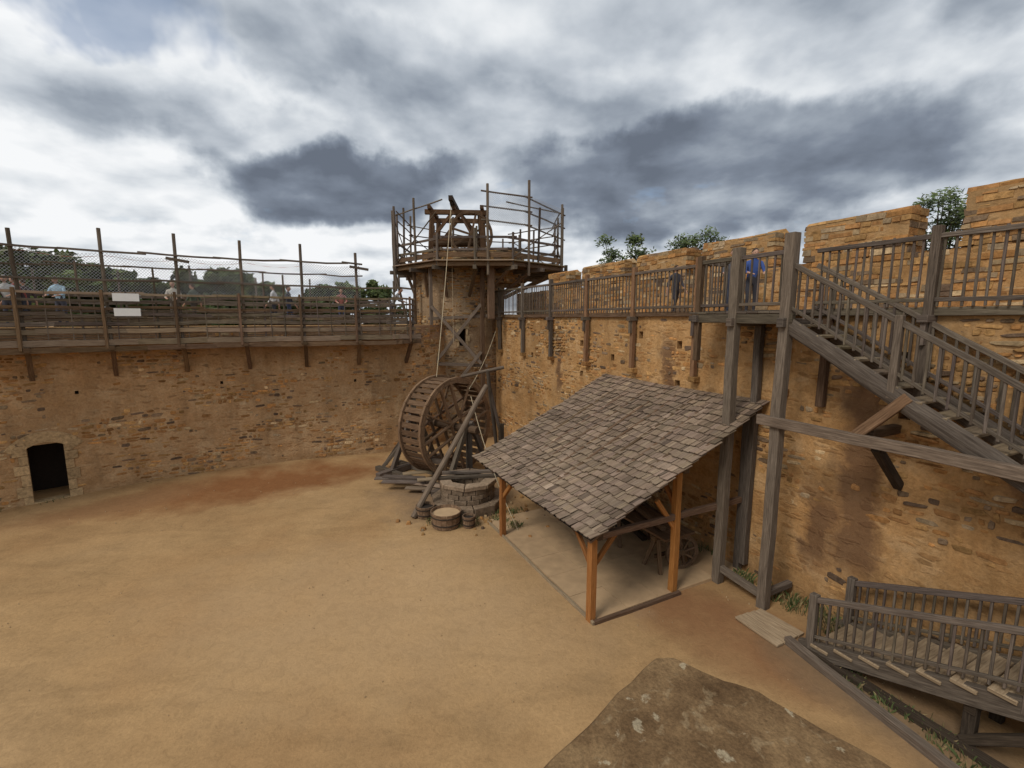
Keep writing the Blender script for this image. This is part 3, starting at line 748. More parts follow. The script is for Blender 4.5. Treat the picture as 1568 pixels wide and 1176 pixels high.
# ------------------------------------------------------------------ tower
def build_tower():
    e=empty('round_stone_tower')
    def sphi(deg): return TP.L*((deg-90)%360)/360
    s=sphi(-82); holes=[(s-.17,s+.17,4.85,5.75,.8)]
    mb=MB(); wall_face(mb,TP,0,TP.L,-.1,8.9,holes,MORT_T)
    mb.build('masonry_shaft',e)
    mb=MB(); stones(mb,TP,0,TP.L,.1,8.85,holes,.1,dark=.86,pmax=.04,seed=21,sp=.27); mb.build('facing_stones',e)
    R2=2.75; TP2=Path([(TC[0]+.7+R2*math.cos(rad(a)),TC[1]+.3+R2*math.sin(rad(a))) for a in range(0,361,8)])
    mb=MB(); block_stones(mb,TP2,0,TP2.L,8.0,9.65,0,-.6,MORT_T,.8,rag=.08); mb.build('upper_ring',e)
    mb=MB()
    for k,(z0,z1) in enumerate(((4.8,5.05),(5.07,5.35),(5.37,5.68))):
        for sg in (-1,1):
            a=s+sg*.17;b=s+sg*(.36 if k%2 else .28)
            mb.hexa([TP.at(min(a,b),.03,z0),TP.at(max(a,b),.03,z0),TP.at(max(a,b),-.2,z0),TP.at(min(a,b),-.2,z0),TP.at(min(a,b),.03,z1),TP.at(max(a,b),.03,z1),TP.at(max(a,b),-.2,z1),TP.at(min(a,b),-.2,z1)],(.42,.31,.18),STONE)
    mb.hexa([TP.at(s-.36,.03,5.7),TP.at(s+.36,.03,5.7),TP.at(s+.36,-.2,5.7),TP.at(s-.36,-.2,5.7),TP.at(s-.3,.03,6.0),TP.at(s+.3,.03,6.0),TP.at(s+.3,-.2,6.0),TP.at(s-.3,-.2,6.0)],(.4,.3,.18),STONE)
    mb.build('slit_surround',e,bevel=.01)
    e2=empty('tower_scaffold'); C=Vector((-1.7,26.0,0)); RS=4.55; zd=8.85
    def Q(deg,r,z): return Vector((C.x+r*math.cos(rad(deg)),C.y+r*math.sin(rad(deg)),z))
    mb=MB(); N=8; ang=[22.5+45*i for i in range(N)]
    for i,a in enumerate(ang):
        b=ang[(i+1)%N]
        for r in (RS,RS-.9,2.9): mb.beam(Q(a,r,zd-.16),Q(b,r,zd-.16),.12,.16,W_BROWN)
        for k in range(8):
            r=RS+.12-k*.23; mb.beam(Q(a,r,zd),Q(b,r,zd+R.uniform(-.01,.02)),.21,.05,W_PALE)
        front=math.sin(rad((a+b)/2 if b>a else a))<-.2
        for ja,pp in ((a,Q(a,RS,0)),(a+22.5,Q(a,RS,0).lerp(Q(b,RS,0),.5))):
            dv=Vector((pp.x-C.x,pp.y-C.y,0)); rr=dv.length; dv.normalize()
            q=lambda r,z: Vector((C.x+dv.x*r,C.y+dv.y*r,z))
            mb.beam(q(1.9,zd-.32),q(rr+.35,zd-.32),.16,.18,W_GREY)
            d=Vector((TC[0]-pp.x,TC[1]-pp.y)).normalized(); tgt=Vector(TC)-d*TR
            mb.beam((tgt.x,tgt.y,7.3),q(rr-.5,zd-.35),.12,.14,W_BROWN)
            cx_=dv.x; left=cx_<-.7; right=cx_>.6; fr=dv.y<-.2
            top=11.9 if left else (11.7 if right else (10.1 if fr else 11.0))
            top+=R.uniform(-.35,.3)
            mb.beam(q(rr,zd-.3),q(rr+R.uniform(-.05,.1),top),.12,.12,W_GREY,sides=8)
            if R.random()<.5: mb.beam(q(3.0,zd),q(3.0,10.6+R.uniform(0,.5)),.1,.1,W_GREY,sides=8)
        cxm=math.cos(rad(a+22.5)); fm=math.sin(rad(a+22.5))<-.5
        for z in (9.4,9.9): mb.beam(Q(a-3,RS-.07,z+R.uniform(-.05,.05)),Q(b+3,RS-.07,z+R.uniform(-.05,.05)),.05,.11,W_GREY)
        if not fm:
            for z in (10.5,11.0):
                mb.beam(Q(a-3,RS-.07,z+R.uniform(-.1,.1)),Q(b+3,RS-.07,z+R.uniform(-.1,.1)),.07,.07,W_GREY,sides=6)
        if abs(cxm)>.6:
            mb.beam(Q(a-4,RS,11.4),Q(b+4,RS,11.5),.07,.07,W_GREY,sides=6)
            mb.beam(Q(a,RS,9),Q(b,RS,11.0),.06,.06,W_GREY,sides=6)
        mb.beam(Q(a,RS-.04,9.12),Q(b,RS-.04,9.12),.04,.22,W_BROWN)
    ap=RS*math.cos(rad(22.5))
    F=lambda x,z,y=0: Vector((C.x+x,C.y-ap-.05+y,z))
    mb.beam(F(.6,8.2),F(.6,12.2),.13,.13,W_GREY,sides=8)
    mb.beam(Q(-56,RS-.1,8.2),Q(-56,RS-.1,12.5),.13,.13,W_GREY,sides=8); mb.beam(Q(-12,RS-.1,8.2),Q(-12,RS-.1,11.9),.12,.12,W_GREY,sides=8)
    for z in (10.5,11.1,11.75):
        mb.beam(F(.3,z+.15),Q(-54,RS-.05,z),.08,.08,W_GREY,sides=6); mb.beam(Q(-60,RS-.05,z),Q(-10,RS,z-.2),.08,.08,W_GREY,sides=6)
    for a,t in ((190,11.8),(205,11.7),(175,11.9)):
        mb.beam(Q(a,RS+.1,7.6),Q(a,RS+.1,t),.12,.12,W_GREY,sides=8)
    mb.beam(Q(-12,RS+.1,6.3),Q(-12,RS+.1,9),.14,.14,W_GREY); mb.beam(Q(-30,RS,6.3),Q(-22,RS,8.8),.12,.12,W_GREY)
    mb.beam((-1.45,22.75,1.2),(-1.45,22.75,9.0),.18,.18,W_BROWN); mb.beam((-4.9,23.7,5.3),(-4.9,23.7,8.8),.14,.14,W_BROWN)
    mb.beam((-1.0,22.4,6.2),(-1.0,22.4,8.9),.3,.2,W_BROWN)
    mb.beam((-5.2,23.3,5.9),(-6.0,24.0,8.8),.1,.1,W_GREY)
    for p,q in (((-3.9,22.72,3.9),(-1.5,22.72,6.9)),((-3.9,22.62,6.8),(-1.5,22.62,4.0)),((-3.95,22.82,3.3),(-3.95,22.82,8.8)),((-4.1,22.85,6.2),(-1.2,22.85,6.35)),((-4.1,22.8,4.0),(-1.2,22.8,3.9)),((-2.6,22.5,3.2),(-1.5,22.6,4.6))):
        mb.beam(p,q,.15,.15,W_GREY,col=(1.3,1.25,1.2))
    mb.build('timbers',e2,bevel=.008)
    mb=MB()
    pts=[F(.6,0),Q(-60,RS-.02,0),Q(-20,RS-.02,0)]
    for p,q in zip(pts,pts[1:]):
        l=(q-p).length
        mb.poly([(p.x,p.y,10.4),(q.x,q.y,10.4),(q.x,q.y,11.7),(p.x,p.y,11.85)],[(0,0),(l,0),(l,1.7),(0,1.7)],(1,1,1),NET)
    mb.build('net',e2)
    mb=MB(); hx,hy=-2.7,24.2; z0=8.9; H=2.4
    dk=(.8,.72,.65)
    for y in (hy-1.0,hy+1.0):
        mb.beam((hx-1.3,y,z0),(hx-1.15,y,z0+H),.2,.2,W_BROWN,col=dk); mb.beam((hx+1.3,y,z0),(hx+1.15,y,z0+H),.2,.2,W_BROWN,col=dk)
        mb.beam((hx-1.5,y,z0+H),(hx+1.5,y,z0+H-.05),.2,.22,W_BROWN,col=dk)
        mb.beam((hx+.15,y,z0+H),(hx+1.2,y,z0+1.1),.14,.14,W_BROWN,col=dk); mb.beam((hx-.15,y,z0+H),(hx-1.2,y,z0+1.1),.14,.14,W_BROWN,col=dk)
        mb.beam((hx-1.3,y,z0+1.1),(hx+1.3,y,z0+1.1),.13,.13,W_BROWN,col=dk)
    for x in (hx-1.25,hx+1.25,hx-.1): mb.beam((x,hy-1.3,z0+H+.17),(x,hy+1.2,z0+H+.17),.16,.17,W_BROWN,col=dk)
    mb.beam((hx-1.3,hy,z0+1.1),(hx+1.3,hy,z0+1.1),.34,.34,W_BROWN,sides=10)
    mb.beam((hx-.1,hy-2.2,z0+H+.36),(hx-.1,hy+1.3,z0+H+.36),.2,.22,W_DARK)
    wheel(mb,(hx-.1,hy-1.9,z0+H+.2),(1,0,0),.2,.08,6,W_DARK,W_DARK,.05,12)
    wheel(mb,(hx+.75,hy-1.25,z0+1.3),(.4,-.92,0),1.1,.12,8,W_BROWN,W_BROWN,.12,22)
    mb.build('windlass_hoist',bevel=.008)
    mb=MB()
    mb.beam((hx-.1,hy-2.1,z0+H),(-2.95,17.9,3.95),.03,.03,ROPE,jit=0,sides=5,sag=.15)
    mb.beam((hx-.1,hy-2.1,z0+H),(-2.8,hy-2.0,5.0),.02,.02,ROPE,jit=0,sides=5)
    mb.beam((-1.6,17,3.6),(-.8,22.9,5.6),.025,.025,ROPE,jit=0,sides=5,sag=.2)
    mb.beam((-1.5,16.6,3.4),(.2,12.8,.0),.025,.025,ROPE,jit=0,sides=5,sag=.3)
    mb.build('hoist_rope')
build_tower()

# ------------------------------------------------------------------ treadwheel crane
def build_treadwheel():
    mb=MB(); ax=Vector((.80,-.60,0)).normalized(); pv=Vector((.60,.80,0)).normalized()
    def dk():
        k=R.uniform(.75,1.15); return (k,k*.95,k*.9)
    c=Vector((-2.55,17.7,2.08)); r=1.88; hw=.55
    for o in (-hw,hw):
        cc=c+ax*o
        n=32; u=Vector((0,0,1)); pt=lambda a,rr,q: cc+(u*math.sin(a)+pv*math.cos(a))*rr+ax*q
        for i in range(n):
            a=2*math.pi*i/n;b=2*math.pi*(i+.985)/n; k=R.uniform(1.2,1.6)
            mb.hexa([pt(a,r-.16,-.05),pt(b,r-.16,-.05),pt(b,r-.16,.05),pt(a,r-.16,.05),pt(a,r+.06,-.05),pt(b,r+.06,-.05),pt(b,r+.06,.05),pt(a,r+.06,.05)],(k,k*.97,k*.92),W_BROWN)
        sc=(1.5,1.42,1.32) if o>0 else None
        for th in (rad(20),rad(110)):
            d=u*math.sin(th)+pv*math.cos(th); e=u*math.cos(th)-pv*math.sin(th)
            for q in (-.26,.26): mb.beam(cc+d*(-r+.1)+e*q,cc+d*(r-.1)+e*q,.07,.13,W_BROWN,up=ax,col=sc)
        for th in (rad(65),rad(155)):
            d=u*math.sin(th)+pv*math.cos(th)
            for sg in (-1,1): mb.beam(cc+d*(.36*sg),cc+d*((r-.1)*sg),.06,.1,W_BROWN,up=ax,col=sc)
    n=40; u=Vector((0,0,1))
    for i in range(n):
        a=2*math.pi*i/n; d=u*math.sin(a)+pv*math.cos(a)
        mb.beam(c+d*(r-.06)-ax*(hw-.04),c+d*(r-.06)+ax*(hw-.04),.20,.035,W_BROWN,up=d,col=dk())
    mb.beam(c-ax*2.2,c+ax*1.6,.3,.3,W_BROWN,sides=12)
    for o,mt in ((-1.95,W_GREY),(1.15,W_GREY)):
        b=c+ax*o
        for sg in (-1,1):
            mb.beam(Vector((b.x,b.y,0))+pv*sg*1.25,b+pv*sg*.1+Vector((0,0,.25)),.16,.17,mt)
        mb.beam(Vector((b.x,b.y,0)),Vector((b.x,b.y,2.3 if o>0 else 3.0)),.2,.2,mt)
        mb.beam(Vector((b.x,b.y,.1))-pv*1.9,Vector((b.x,b.y,.1))+pv*1.6,.24,.22,mt)
    b=c-ax*1.95
    mb.beam(Vector((b.x,b.y,.9))-pv*.85,Vector((b.x,b.y,.9))+pv*.85,.12,.14,W_GREY)
    mb.beam(Vector((b.x,b.y,.15))-ax*.9-pv*.8,Vector((b.x,b.y,1.9))-pv*.05,.14,.16,W_GREY)
    mb.beam(Vector((b.x,b.y,.15))-ax*.7-pv*1.1,Vector((b.x,b.y,1.4))-pv*.3,.12,.14,W_GREY)
    for q in (-1.2,-.2,.9):
        mb.beam(Vector((c.x,c.y,.08))-ax*2.9+pv*q,Vector((c.x,c.y,.08))+ax*1.5+pv*q,.22,.18,W_GREY)
    for k in range(8):
        x=-4.7+R.uniform(-.5,1.6); y=16.2+R.uniform(-.5,.7); th=R.uniform(-.5,.9)
        mb.beam((x,y,.12+.05*k),(x+1.6*math.cos(th),y+1.6*math.sin(th)*.7,.12+.05*k),.24,.06,W_PALE if k%2 else W_GREY)
    mb.beam((-3.1,13.75,.02),(-.95,16.9,3.75),.19,.19,W_GREY,sides=8,col=(1.35,1.25,1.12))
    mb.beam((-.5,17.8,0),(-.9,17.0,4.3),.15,.15,W_GREY,sides=8); mb.beam((-.0,17.2,0),(-.9,17.2,3.9),.14,.14,W_GREY,sides=8)
    mb.beam((-1.9,17.2,4.05),(-.3,17.2,4.4),.13,.13,W_GREY,sides=8)
    mb.beam((-.35,16.4,0),(-.4,16.5,2.4),.16,.16,W_DARK)
    mb.build('treadwheel_crane',bevel=.008)
    e=empty('stone_well')
    mb=MB(); cx,cy=-1.5,14.9
    def ring(r0,r1,z0,z1,n,mt,dk=1.):
        for i in range(n):
            a=2*math.pi*i/n+.02+z0;b=2*math.pi*(i+1)/n-.01+z0
            P=lambda an,rr,z:(cx+rr*math.cos(an),cy+rr*math.sin(an),z)
            rr=r1+R.uniform(-.015,.015); k=R.uniform(.75,1.1)*dk
            mb.hexa([P(a,r0,z0),P(b,r0,z0),P(b,rr,z0),P(a,rr,z0),P(a,r0,z1),P(b,r0,z1),P(b,rr,z1),P(a,rr,z1)],(.25*k,.18*k,.12*k),STONE)
    ring(.6,1.22,-.05,.3,10,STONE,1.0)
    for k in range(3): ring(.62,.92,.3+k*.16,.455+k*.16,14,STONE,.9)
    ring(.6,1.0,.78,.92,8,STONE,1.15)
    mb.build('well_ring',e,bevel=.015)
    mb=MB(); mb.beam((cx-1.05,cy-.2,.97),(cx+1.05,cy+.1,.97),.16,.09,W_GREY); mb.beam((cx-.9,cy+.35,.97),(cx+.9,cy+.55,.97),.16,.09,W_GREY)
    mb.lathe((cx,cy,.2),[(.0,0),(.62,0)],14,DARK)
    mb.build('well_cover_beams',e,bevel=.01)
    def tub(x,y,r,h,name,fill):
        mb=MB(); n=18
        for i in range(n):
            a=2*math.pi*i/n;b=2*math.pi*(i+.96)/n; k=R.uniform(1.1,1.6)
            P=lambda an,rr,z:(x+rr*math.cos(an),y+rr*math.sin(an),z)
            mb.hexa([P(a,r*.9-.03,0),P(b,r*.9-.03,0),P(b,r*.9,0),P(a,r*.9,0),P(a,r-.03,h),P(b,r-.03,h),P(b,r,h),P(a,r,h)],(k,k,k),W_BROWN)
        for z in (h*.25,h*.75):
            rr=r*(.9+.1*z/h)+.012
            mb.lathe((x,y,z),[(rr-.01,-.02),(rr,-.02),(rr,.02),(rr-.01,.02)],24,W_DARK)
        mb.lathe((x,y,h*.8),[(.0,0),(r-.04,0)],18,fill)
        mb.build(name,bevel=.004)
    tub(-2.0,13.3,.47,.46,'wooden_tub',SLAB); tub(-2.75,13.95,.3,.36,'wooden_tub',DARK); tub(-1.3,13.2,.2,.34,'wooden_bucket',DARK)
    mb=MB()
    for k in range(90):
        x=R.gauss(-1.0,1.1); y=R.gauss(13.9,.7); s=R.uniform(.03,.11)
        if abs(x+2)<.55 and abs(y-13.3)<.55: continue
        b=[(x+s*R.uniform(-1,-.6),y+s*R.uniform(-1,-.6)),(x+s*R.uniform(.6,1),y-s*R.uniform(.6,1)),(x+s*R.uniform(.6,1),y+s*R.uniform(.6,1)),(x-s*R.uniform(.6,1),y+s*R.uniform(.6,1))]
        mb.hexa([(p[0],p[1],-.03) for p in b]+[(x+(p[0]-x)*.7,y+(p[1]-y)*.7,s*R.uniform(.5,.9)) for p in b],palcol(.9),STONE)
    mb.build('loose_stones',bevel=.01)
    mb=MB()
    for k in range(420):
        x=R.uniform(-15,7);y=R.uniform(3.5,18); s=R.uniform(.005,.014)
        mb.hexa([(x-s,y-s,-.03),(x+s,y-s*.7,-.03),(x+s*.8,y+s,-.03),(x-s,y+s,-.03),(x-s*.5,y-s*.5,s*.8),(x+s*.5,y-s*.4,s),(x+s*.4,y+s*.5,s*.8),(x-s*.5,y+s*.5,s*.9)],(1,1,1),PEB)
    mb.build('gravel')
build_treadwheel()

# ------------------------------------------------------------------ foreground ledge
def build_ledge():
    m,nt=newmat('lichened_stone')
    g=nd(nt,'ShaderNodeNewGeometry').outputs['Position']
    n1=noi(nt,g,3,7,.65); n2=noi(nt,g,9,6,.6,.6); n3=noi(nt,g,60,5,.7)
    c=ramp(nt,n1,[(.3,(.085,.048,.022)),(.5,(.16,.096,.046)),(.68,(.26,.165,.08))])
    c=mixc(nt,ramp(nt,n2,[(.57,0.),(.64,.5)]),c,(.30,.215,.12))
    w3=nd(nt,'ShaderNodeVectorMath',operation='MULTIPLY_ADD'); nt.links.new(nd_comb(nt,n2,noi(nt,g,12,4)),w3.inputs[0]); w3.inputs[1].default_value=(.2,.2,0); nt.links.new(g,w3.inputs[2])
    vo=nd(nt,'ShaderNodeTexVoronoi'); vo.inputs['Scale'].default_value=11; nt.links.new(w3.outputs[0],vo.inputs['Vector'])
    vs=nd(nt,'ShaderNodeSeparateColor'); nt.links.new(vo.outputs['Color'],vs.inputs[0])
    rr=mth(nt,'MULTIPLY',mth(nt,'SUBTRACT',vs.outputs[0],.5),.8)
    f=ramp(nt,mth(nt,'ADD',mth(nt,'SUBTRACT',rr,vo.outputs['Distance']),mth(nt,'MULTIPLY',mth(nt,'SUBTRACT',n3,.5),.25)),[(.0,0.),(.12,1.)])
    c=mixc(nt,mth(nt,'MULTIPLY',f,.6),c,(.42,.35,.23))
    c=mixc(nt,1,c,ramp(nt,n3,[(.3,.65),(.7,1.3)]),'MULTIPLY')
    finish(nt,c,.95,mth(nt,'ADD',n2,mth(nt,'MULTIPLY',n3,.35)),.7,.025,spec=.1)
    out=[(-1.6,.2),(.1,1.80),(.86,2.52),(.96,2.52),(1.34,2.26),(1.75,1.81),(3.1,.2)]
    mb=MB(); z=4.2
    cen=Vector((.9,.9)); rings=14; poly=[]
    for a,b in zip(out,out[1:]+out[:1]):
        for k in range(8): poly.append(Vector((a[0]+(b[0]-a[0])*k/8,a[1]+(b[1]-a[1])*k/8)))
    n=len(poly); b0=len(mb.v)
    for r in range(rings+1):
        t=(1-(0 if r==0 else (.02+(r-1)/(rings-1)*.96)))
        for p in poly:
            q=cen+(p-cen)*t
            edge=(noise.noise(Vector((p.x*6,p.y*6,0)))*.022) if r<2 else 0
            q=q+(p-cen).normalized()*edge
            zz=z+noise.noise(Vector((q.x*3,q.y*3,4)))*.012+noise.noise(Vector((q.x*14,q.y*14,4)))*.006-(.03 if r==0 else 0)
            mb.v.append((q.x,q.y,zz))
    for r in range(rings):
        for i in range(n):
            j=(i+1)%n; mb.face([b0+r*n+i,b0+r*n+j,b0+(r+1)*n+j,b0+(r+1)*n+i],[(0,0)]*4,(1,1,1),m)
    b1=len(mb.v)
    for p in poly: mb.v.append((p.x,p.y,z-.3))
    for p in poly: mb.v.append((p.x,p.y,-.1))
    for i in range(n):
        j=(i+1)%n
        mb.face([b1+i,b1+j,b0+j,b0+i],[(0,0)]*4,(1,1,1),m); mb.face([b1+n+i,b1+n+j,b1+j,b1+i],[(i*.2,0),(i*.2+.2,0),(i*.2+.2,4),(i*.2,4)],(1,1,1),MORT_R)
    mb.build('stone_buttress_coping')
build_ledge()

# ------------------------------------------------------------------ vegetation
def leafmat(name,c):
    m,nt=newmat(name)
    at=nd(nt,'ShaderNodeAttribute',attribute_name='Col').outputs[0]
    finish(nt,mixc(nt,1,tuple(c),at,'MULTIPLY'),.7)
    return m
LEAF=leafmat('foliage',(.085,.12,.042)); GRASSM=leafmat('grass_blade',(.09,.115,.04)); DRY=leafmat('dry_grass',(.24,.18,.085))
def leaves(mb,c,rx,rz,n,s,mat=LEAF):
    kb=R.uniform(.7,1.25)
    for _ in range(n):
        d=Vector((R.gauss(0,1),R.gauss(0,1),R.gauss(0,1))).normalized()*(R.random()**.4)*R.uniform(.8,1.2)
        p=Vector(c)+Vector((d.x*rx,d.y*rx,d.z*rz)); ss=s*R.uniform(.5,1.3)
        a=Vector((R.gauss(0,1),R.gauss(0,1),R.gauss(0,.6))).normalized(); b=a.orthogonal().normalized()
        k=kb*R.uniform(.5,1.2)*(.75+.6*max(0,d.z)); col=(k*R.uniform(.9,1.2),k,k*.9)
        mb.poly([p-a*ss,p+b*ss*.5,p+a*ss,p-b*ss*.5],[(0,0)]*4,col,mat)
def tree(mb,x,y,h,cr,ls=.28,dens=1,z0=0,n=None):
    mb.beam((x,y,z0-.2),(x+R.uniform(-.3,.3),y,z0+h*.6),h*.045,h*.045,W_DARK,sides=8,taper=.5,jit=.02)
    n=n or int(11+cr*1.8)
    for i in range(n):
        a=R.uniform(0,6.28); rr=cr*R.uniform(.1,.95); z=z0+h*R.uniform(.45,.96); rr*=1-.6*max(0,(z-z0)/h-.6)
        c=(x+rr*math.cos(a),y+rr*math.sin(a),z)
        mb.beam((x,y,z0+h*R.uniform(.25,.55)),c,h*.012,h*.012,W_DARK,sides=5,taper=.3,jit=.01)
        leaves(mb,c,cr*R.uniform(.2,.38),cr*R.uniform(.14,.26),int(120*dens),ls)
mb=MB()
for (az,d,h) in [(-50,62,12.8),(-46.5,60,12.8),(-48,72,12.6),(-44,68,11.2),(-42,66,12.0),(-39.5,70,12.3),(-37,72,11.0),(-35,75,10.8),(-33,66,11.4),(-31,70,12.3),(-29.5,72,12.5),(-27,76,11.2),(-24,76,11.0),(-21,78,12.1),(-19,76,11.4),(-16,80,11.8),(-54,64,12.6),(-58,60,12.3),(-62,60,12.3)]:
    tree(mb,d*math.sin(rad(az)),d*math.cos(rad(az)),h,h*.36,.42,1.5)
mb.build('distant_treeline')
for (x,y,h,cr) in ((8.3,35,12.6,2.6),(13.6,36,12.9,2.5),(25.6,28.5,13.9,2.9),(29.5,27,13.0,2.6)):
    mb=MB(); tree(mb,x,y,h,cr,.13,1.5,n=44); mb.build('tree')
def tufts(name,pts):
    mb=MB()
    for (x,y,r,n,h) in pts:
        for _ in range(n):
            a=R.uniform(0,6.28); q=r*math.sqrt(R.random()); px,py=x+q*math.cos(a),y+q*math.sin(a)
            hh=h*R.uniform(.4,1.2); w=.012; th=R.uniform(0,3.14); lx,ly=R.gauss(0,hh*.4),R.gauss(0,hh*.4)
            dx,dy=w*math.cos(th),w*math.sin(th); k=R.uniform(.6,1.4)
            mb.poly([(px-dx,py-dy,-.03),(px+dx,py+dy,-.03),(px+lx*.5+dx*.6,py+ly*.5+dy*.6,hh*.7),(px+lx,py+ly,hh)],[(0,0)]*4,(k,k,k),GRASSM if R.random()<.6 else DRY)
    mb.build(name)
pts=[]
for k in range(24):
    t=k/23; pts.append((5.55+t*1.1+R.uniform(0,.35),7.8-t*3.4+R.uniform(-.2,.2),R.uniform(.08,.22),int(R.uniform(15,50)),.13))
for k in range(12):
    q=RP.at(R.uniform(15,18),R.uniform(.1,.5)); pts.append((q.x,q.y,.25,50,.2))
for k in range(18):
    pts.append((R.uniform(-2.6,.6),R.uniform(13,14.4),.22,40,.13))
for k in range(10):
    q=RP.at(R.uniform(6,14),R.uniform(.1,.8)); pts.append((q.x,q.y,.25,50,.2))
for k in range(26):
    q=LP.at(R.uniform(8,24),R.uniform(.03,.15)); pts.append((q.x,q.y,.15,14,.1))
tufts('grass_tufts',pts)

# ------------------------------------------------------------------ people
SKIN=mat_plain('skin',(.45,.26,.18),.6,.05); HAIR=mat_plain('hair',(.05,.032,.02),.7,.2); EYE=mat_plain('eye',(.02,.02,.02),.4); LIPS=mat_plain('lips',(.33,.12,.1)); SHOE=mat_plain('shoe',(.05,.04,.035))
def person(loc,head_deg,shirt,trous,pose='rail',hair=HAIR,h=1.72,z=0):
    e=empty('person')
    S=mat_plain('shirt',shirt,.85,.08); T=mat_plain('trousers',trous,.85,.08)
    V=[];E=[];RD=[];MI=[]
    def a(p,r,m,par=None):
        V.append(p);RD.append(r);MI.append(m)
        if par is not None: E.append((par,len(V)-1))
        return len(V)-1
    ln=.10 if pose=='rail' else (.35 if pose=='bend' else 0)
    pel=a((0,0,.96),(.15,.11),1); sp=a((0,ln*.4,1.15),(.135,.095),0,pel); ch=a((0,ln*.8,1.36),(.165,.105),0,sp); nk=a((0,ln*1.05,1.49),(.055,.055),2,ch); nk2=a((0,ln*1.15,1.56),(.05,.05),2,nk)
    st=.12 if pose=='walk' else .02
    for sg in (-1,1):
        f=sg*st
        hp=a((sg*.09,0,.88),(.095,.095),1,pel); kn=a((sg*.10,f+.03,.5),(.06,.06),1,hp); an=a((sg*.10,f-.02 if f>0 else f*1.6,.1),(.04,.04),1,kn)
        to=a((sg*.11,f+.12 if f>0 else f*1.6+.13,.04),(.038,.03),3,an)
        y0=ln*.8
        sh=a((sg*.19,y0,1.40),(.06,.06),0,ch)
        if pose in('rail','bend'): el=(sg*.25,y0+.1,1.15); wr=(sg*.18,y0+.32,1.10)
        else: el=(sg*.25,y0-.03-f*.6,1.14); wr=(sg*.26,y0+.05-f*1.4,.90)
        e1=a(el,(.045,.045),0,sh); w1=a(wr,(.03,.028),2,e1)
        d=(Vector(wr)-Vector(el)).normalized(); pm=Vector(wr)+d*.07; pa=a(tuple(pm),(.035,.018),2,w1)
        sd=Vector((1,0,0)) if pose!='walk' else Vector((0,1,0))
        for i,l in enumerate((.065,.08,.075,.058)):
            b=pm+sd*(i-1.5)*.02+d*.02; k1=a(tuple(b+d*l*.5),(.009,.009),2,pa); a(tuple(b+d*l+Vector((0,0,-.015))),(.008,.008),2,k1)
        t0=Vector(wr)+d*.03+sd*(-sg)*.03; k1=a(tuple(t0),(.011,.011),2,w1); a(tuple(t0+d*.04+sd*(-sg)*.015),(.009,.009),2,k1)
    me=bpy.data.meshes.new('tmp'); me.from_pydata(V,E,[]); ob=bpy.data.objects.new('tmp',me); COL.objects.link(ob)
    sk=ob.modifiers.new('s','SKIN')
    for i,r in enumerate(RD): me.skin_vertices[0].data[i].radius=r
    me.skin_vertices[0].data[0].use_root=True
    sb=ob.modifiers.new('d','SUBSURF'); sb.levels=1; sb.render_levels=1
    dg=bpy.context.evaluated_depsgraph_get(); dg.update()
    nm=bpy.data.meshes.new_from_object(ob.evaluated_get(dg)); bpy.data.objects.remove(ob)
    nm.materials.clear()
    for m in (S,T,SKIN,SHOE): nm.materials.append(m)
    VV=[Vector(v) for v in V]
    for p in nm.polygons:
        c=p.center; best=min(range(len(VV)),key=lambda i:(VV[i]-c).length-max(RD[i])); p.material_index=MI[best]; p.use_smooth=True
    bo=bpy.data.objects.new('body',nm); COL.objects.link(bo); bo.parent=e
    hy=ln*1.25+.02; hz=1.65
    mb=MB(); n=16
    def blob(c,rx,ry,rz_,mat,fn=None):
        b=len(mb.v); rows=10
        for j in range(rows+1):
            ph=-math.pi/2+math.pi*j/rows
            for i in range(n):
                th=2*math.pi*i/n; x,y,zz=math.cos(ph)*math.cos(th),math.cos(ph)*math.sin(th),math.sin(ph)
                if zz<0: x*=1+zz*.25
                if fn: x,y,zz=fn(x,y,zz)
                mb.v.append((c[0]+x*rx,c[1]+y*ry,c[2]+zz*rz_))
        for j in range(rows):
            for i in range(n):
                i2=(i+1)%n; mb.face([b+j*n+i,b+j*n+i2,b+(j+1)*n+i2,b+(j+1)*n+i],[(0,0)]*4,(1,1,1),mat)
    blob((0,hy,hz),.076,.096,.12,SKIN)
    blob((0,hy+.1,hz-.012),.013,.02,.022,SKIN)
    for sg in (-1,1): blob((sg*.077,hy-.005,hz),.012,.02,.032,SKIN); blob((sg*.03,hy+.085,hz+.012),.011,.008,.009,EYE)
    blob((0,hy+.088,hz-.055),.024,.008,.007,LIPS)
    blob((0,hy-.018,hz+.03),.084,.098,.112,hair,fn=lambda x,y,zz:(x,(y if zz>.25 or y<.1 else .1),max(zz,-.7)))
    mb.build('head',e,smooth=True)
    e.location=loc; e.rotation_euler=(0,0,rad(head_deg)); k=h/1.77; e.scale=(k,k,k)
def onL(x,y,off=-.7,z=5.9):
    return LP.at(LP.s_of(x,y),off,z)
HAT=mat_plain('hat_felt',(.5,.42,.3)); GREYH=mat_plain('grey_hair',(.35,.33,.3))
person(onL(-16.8,14.8),200,(.06,.07,.09),(.05,.06,.1))
person(onL(-16.3,15.4,-1.2),100,(.25,.07,.06),(.06,.06,.08),'walk')
person(onL(-15.8,15.2,-1.4),80,(.07,.05,.05),(.05,.05,.06),'walk',h=1.66)
person(onL(-15.1,15.7,-.5),190,(.35,.5,.6),(.08,.08,.1))
person(onL(-16.0,14.9,-.4),210,(.5,.5,.48),(.08,.08,.1),h=1.68,hair=GREYH)
person(onL(-13.0,18.0,-.6),205,(.55,.5,.42),(.12,.1,.08),hair=HAT)
person(onL(-12.4,18.2,-1.3),90,(.08,.10,.07),(.07,.06,.05),'walk')
person(onL(-9.9,19.5,-.6),100,(.6,.6,.6),(.05,.05,.06),'walk')
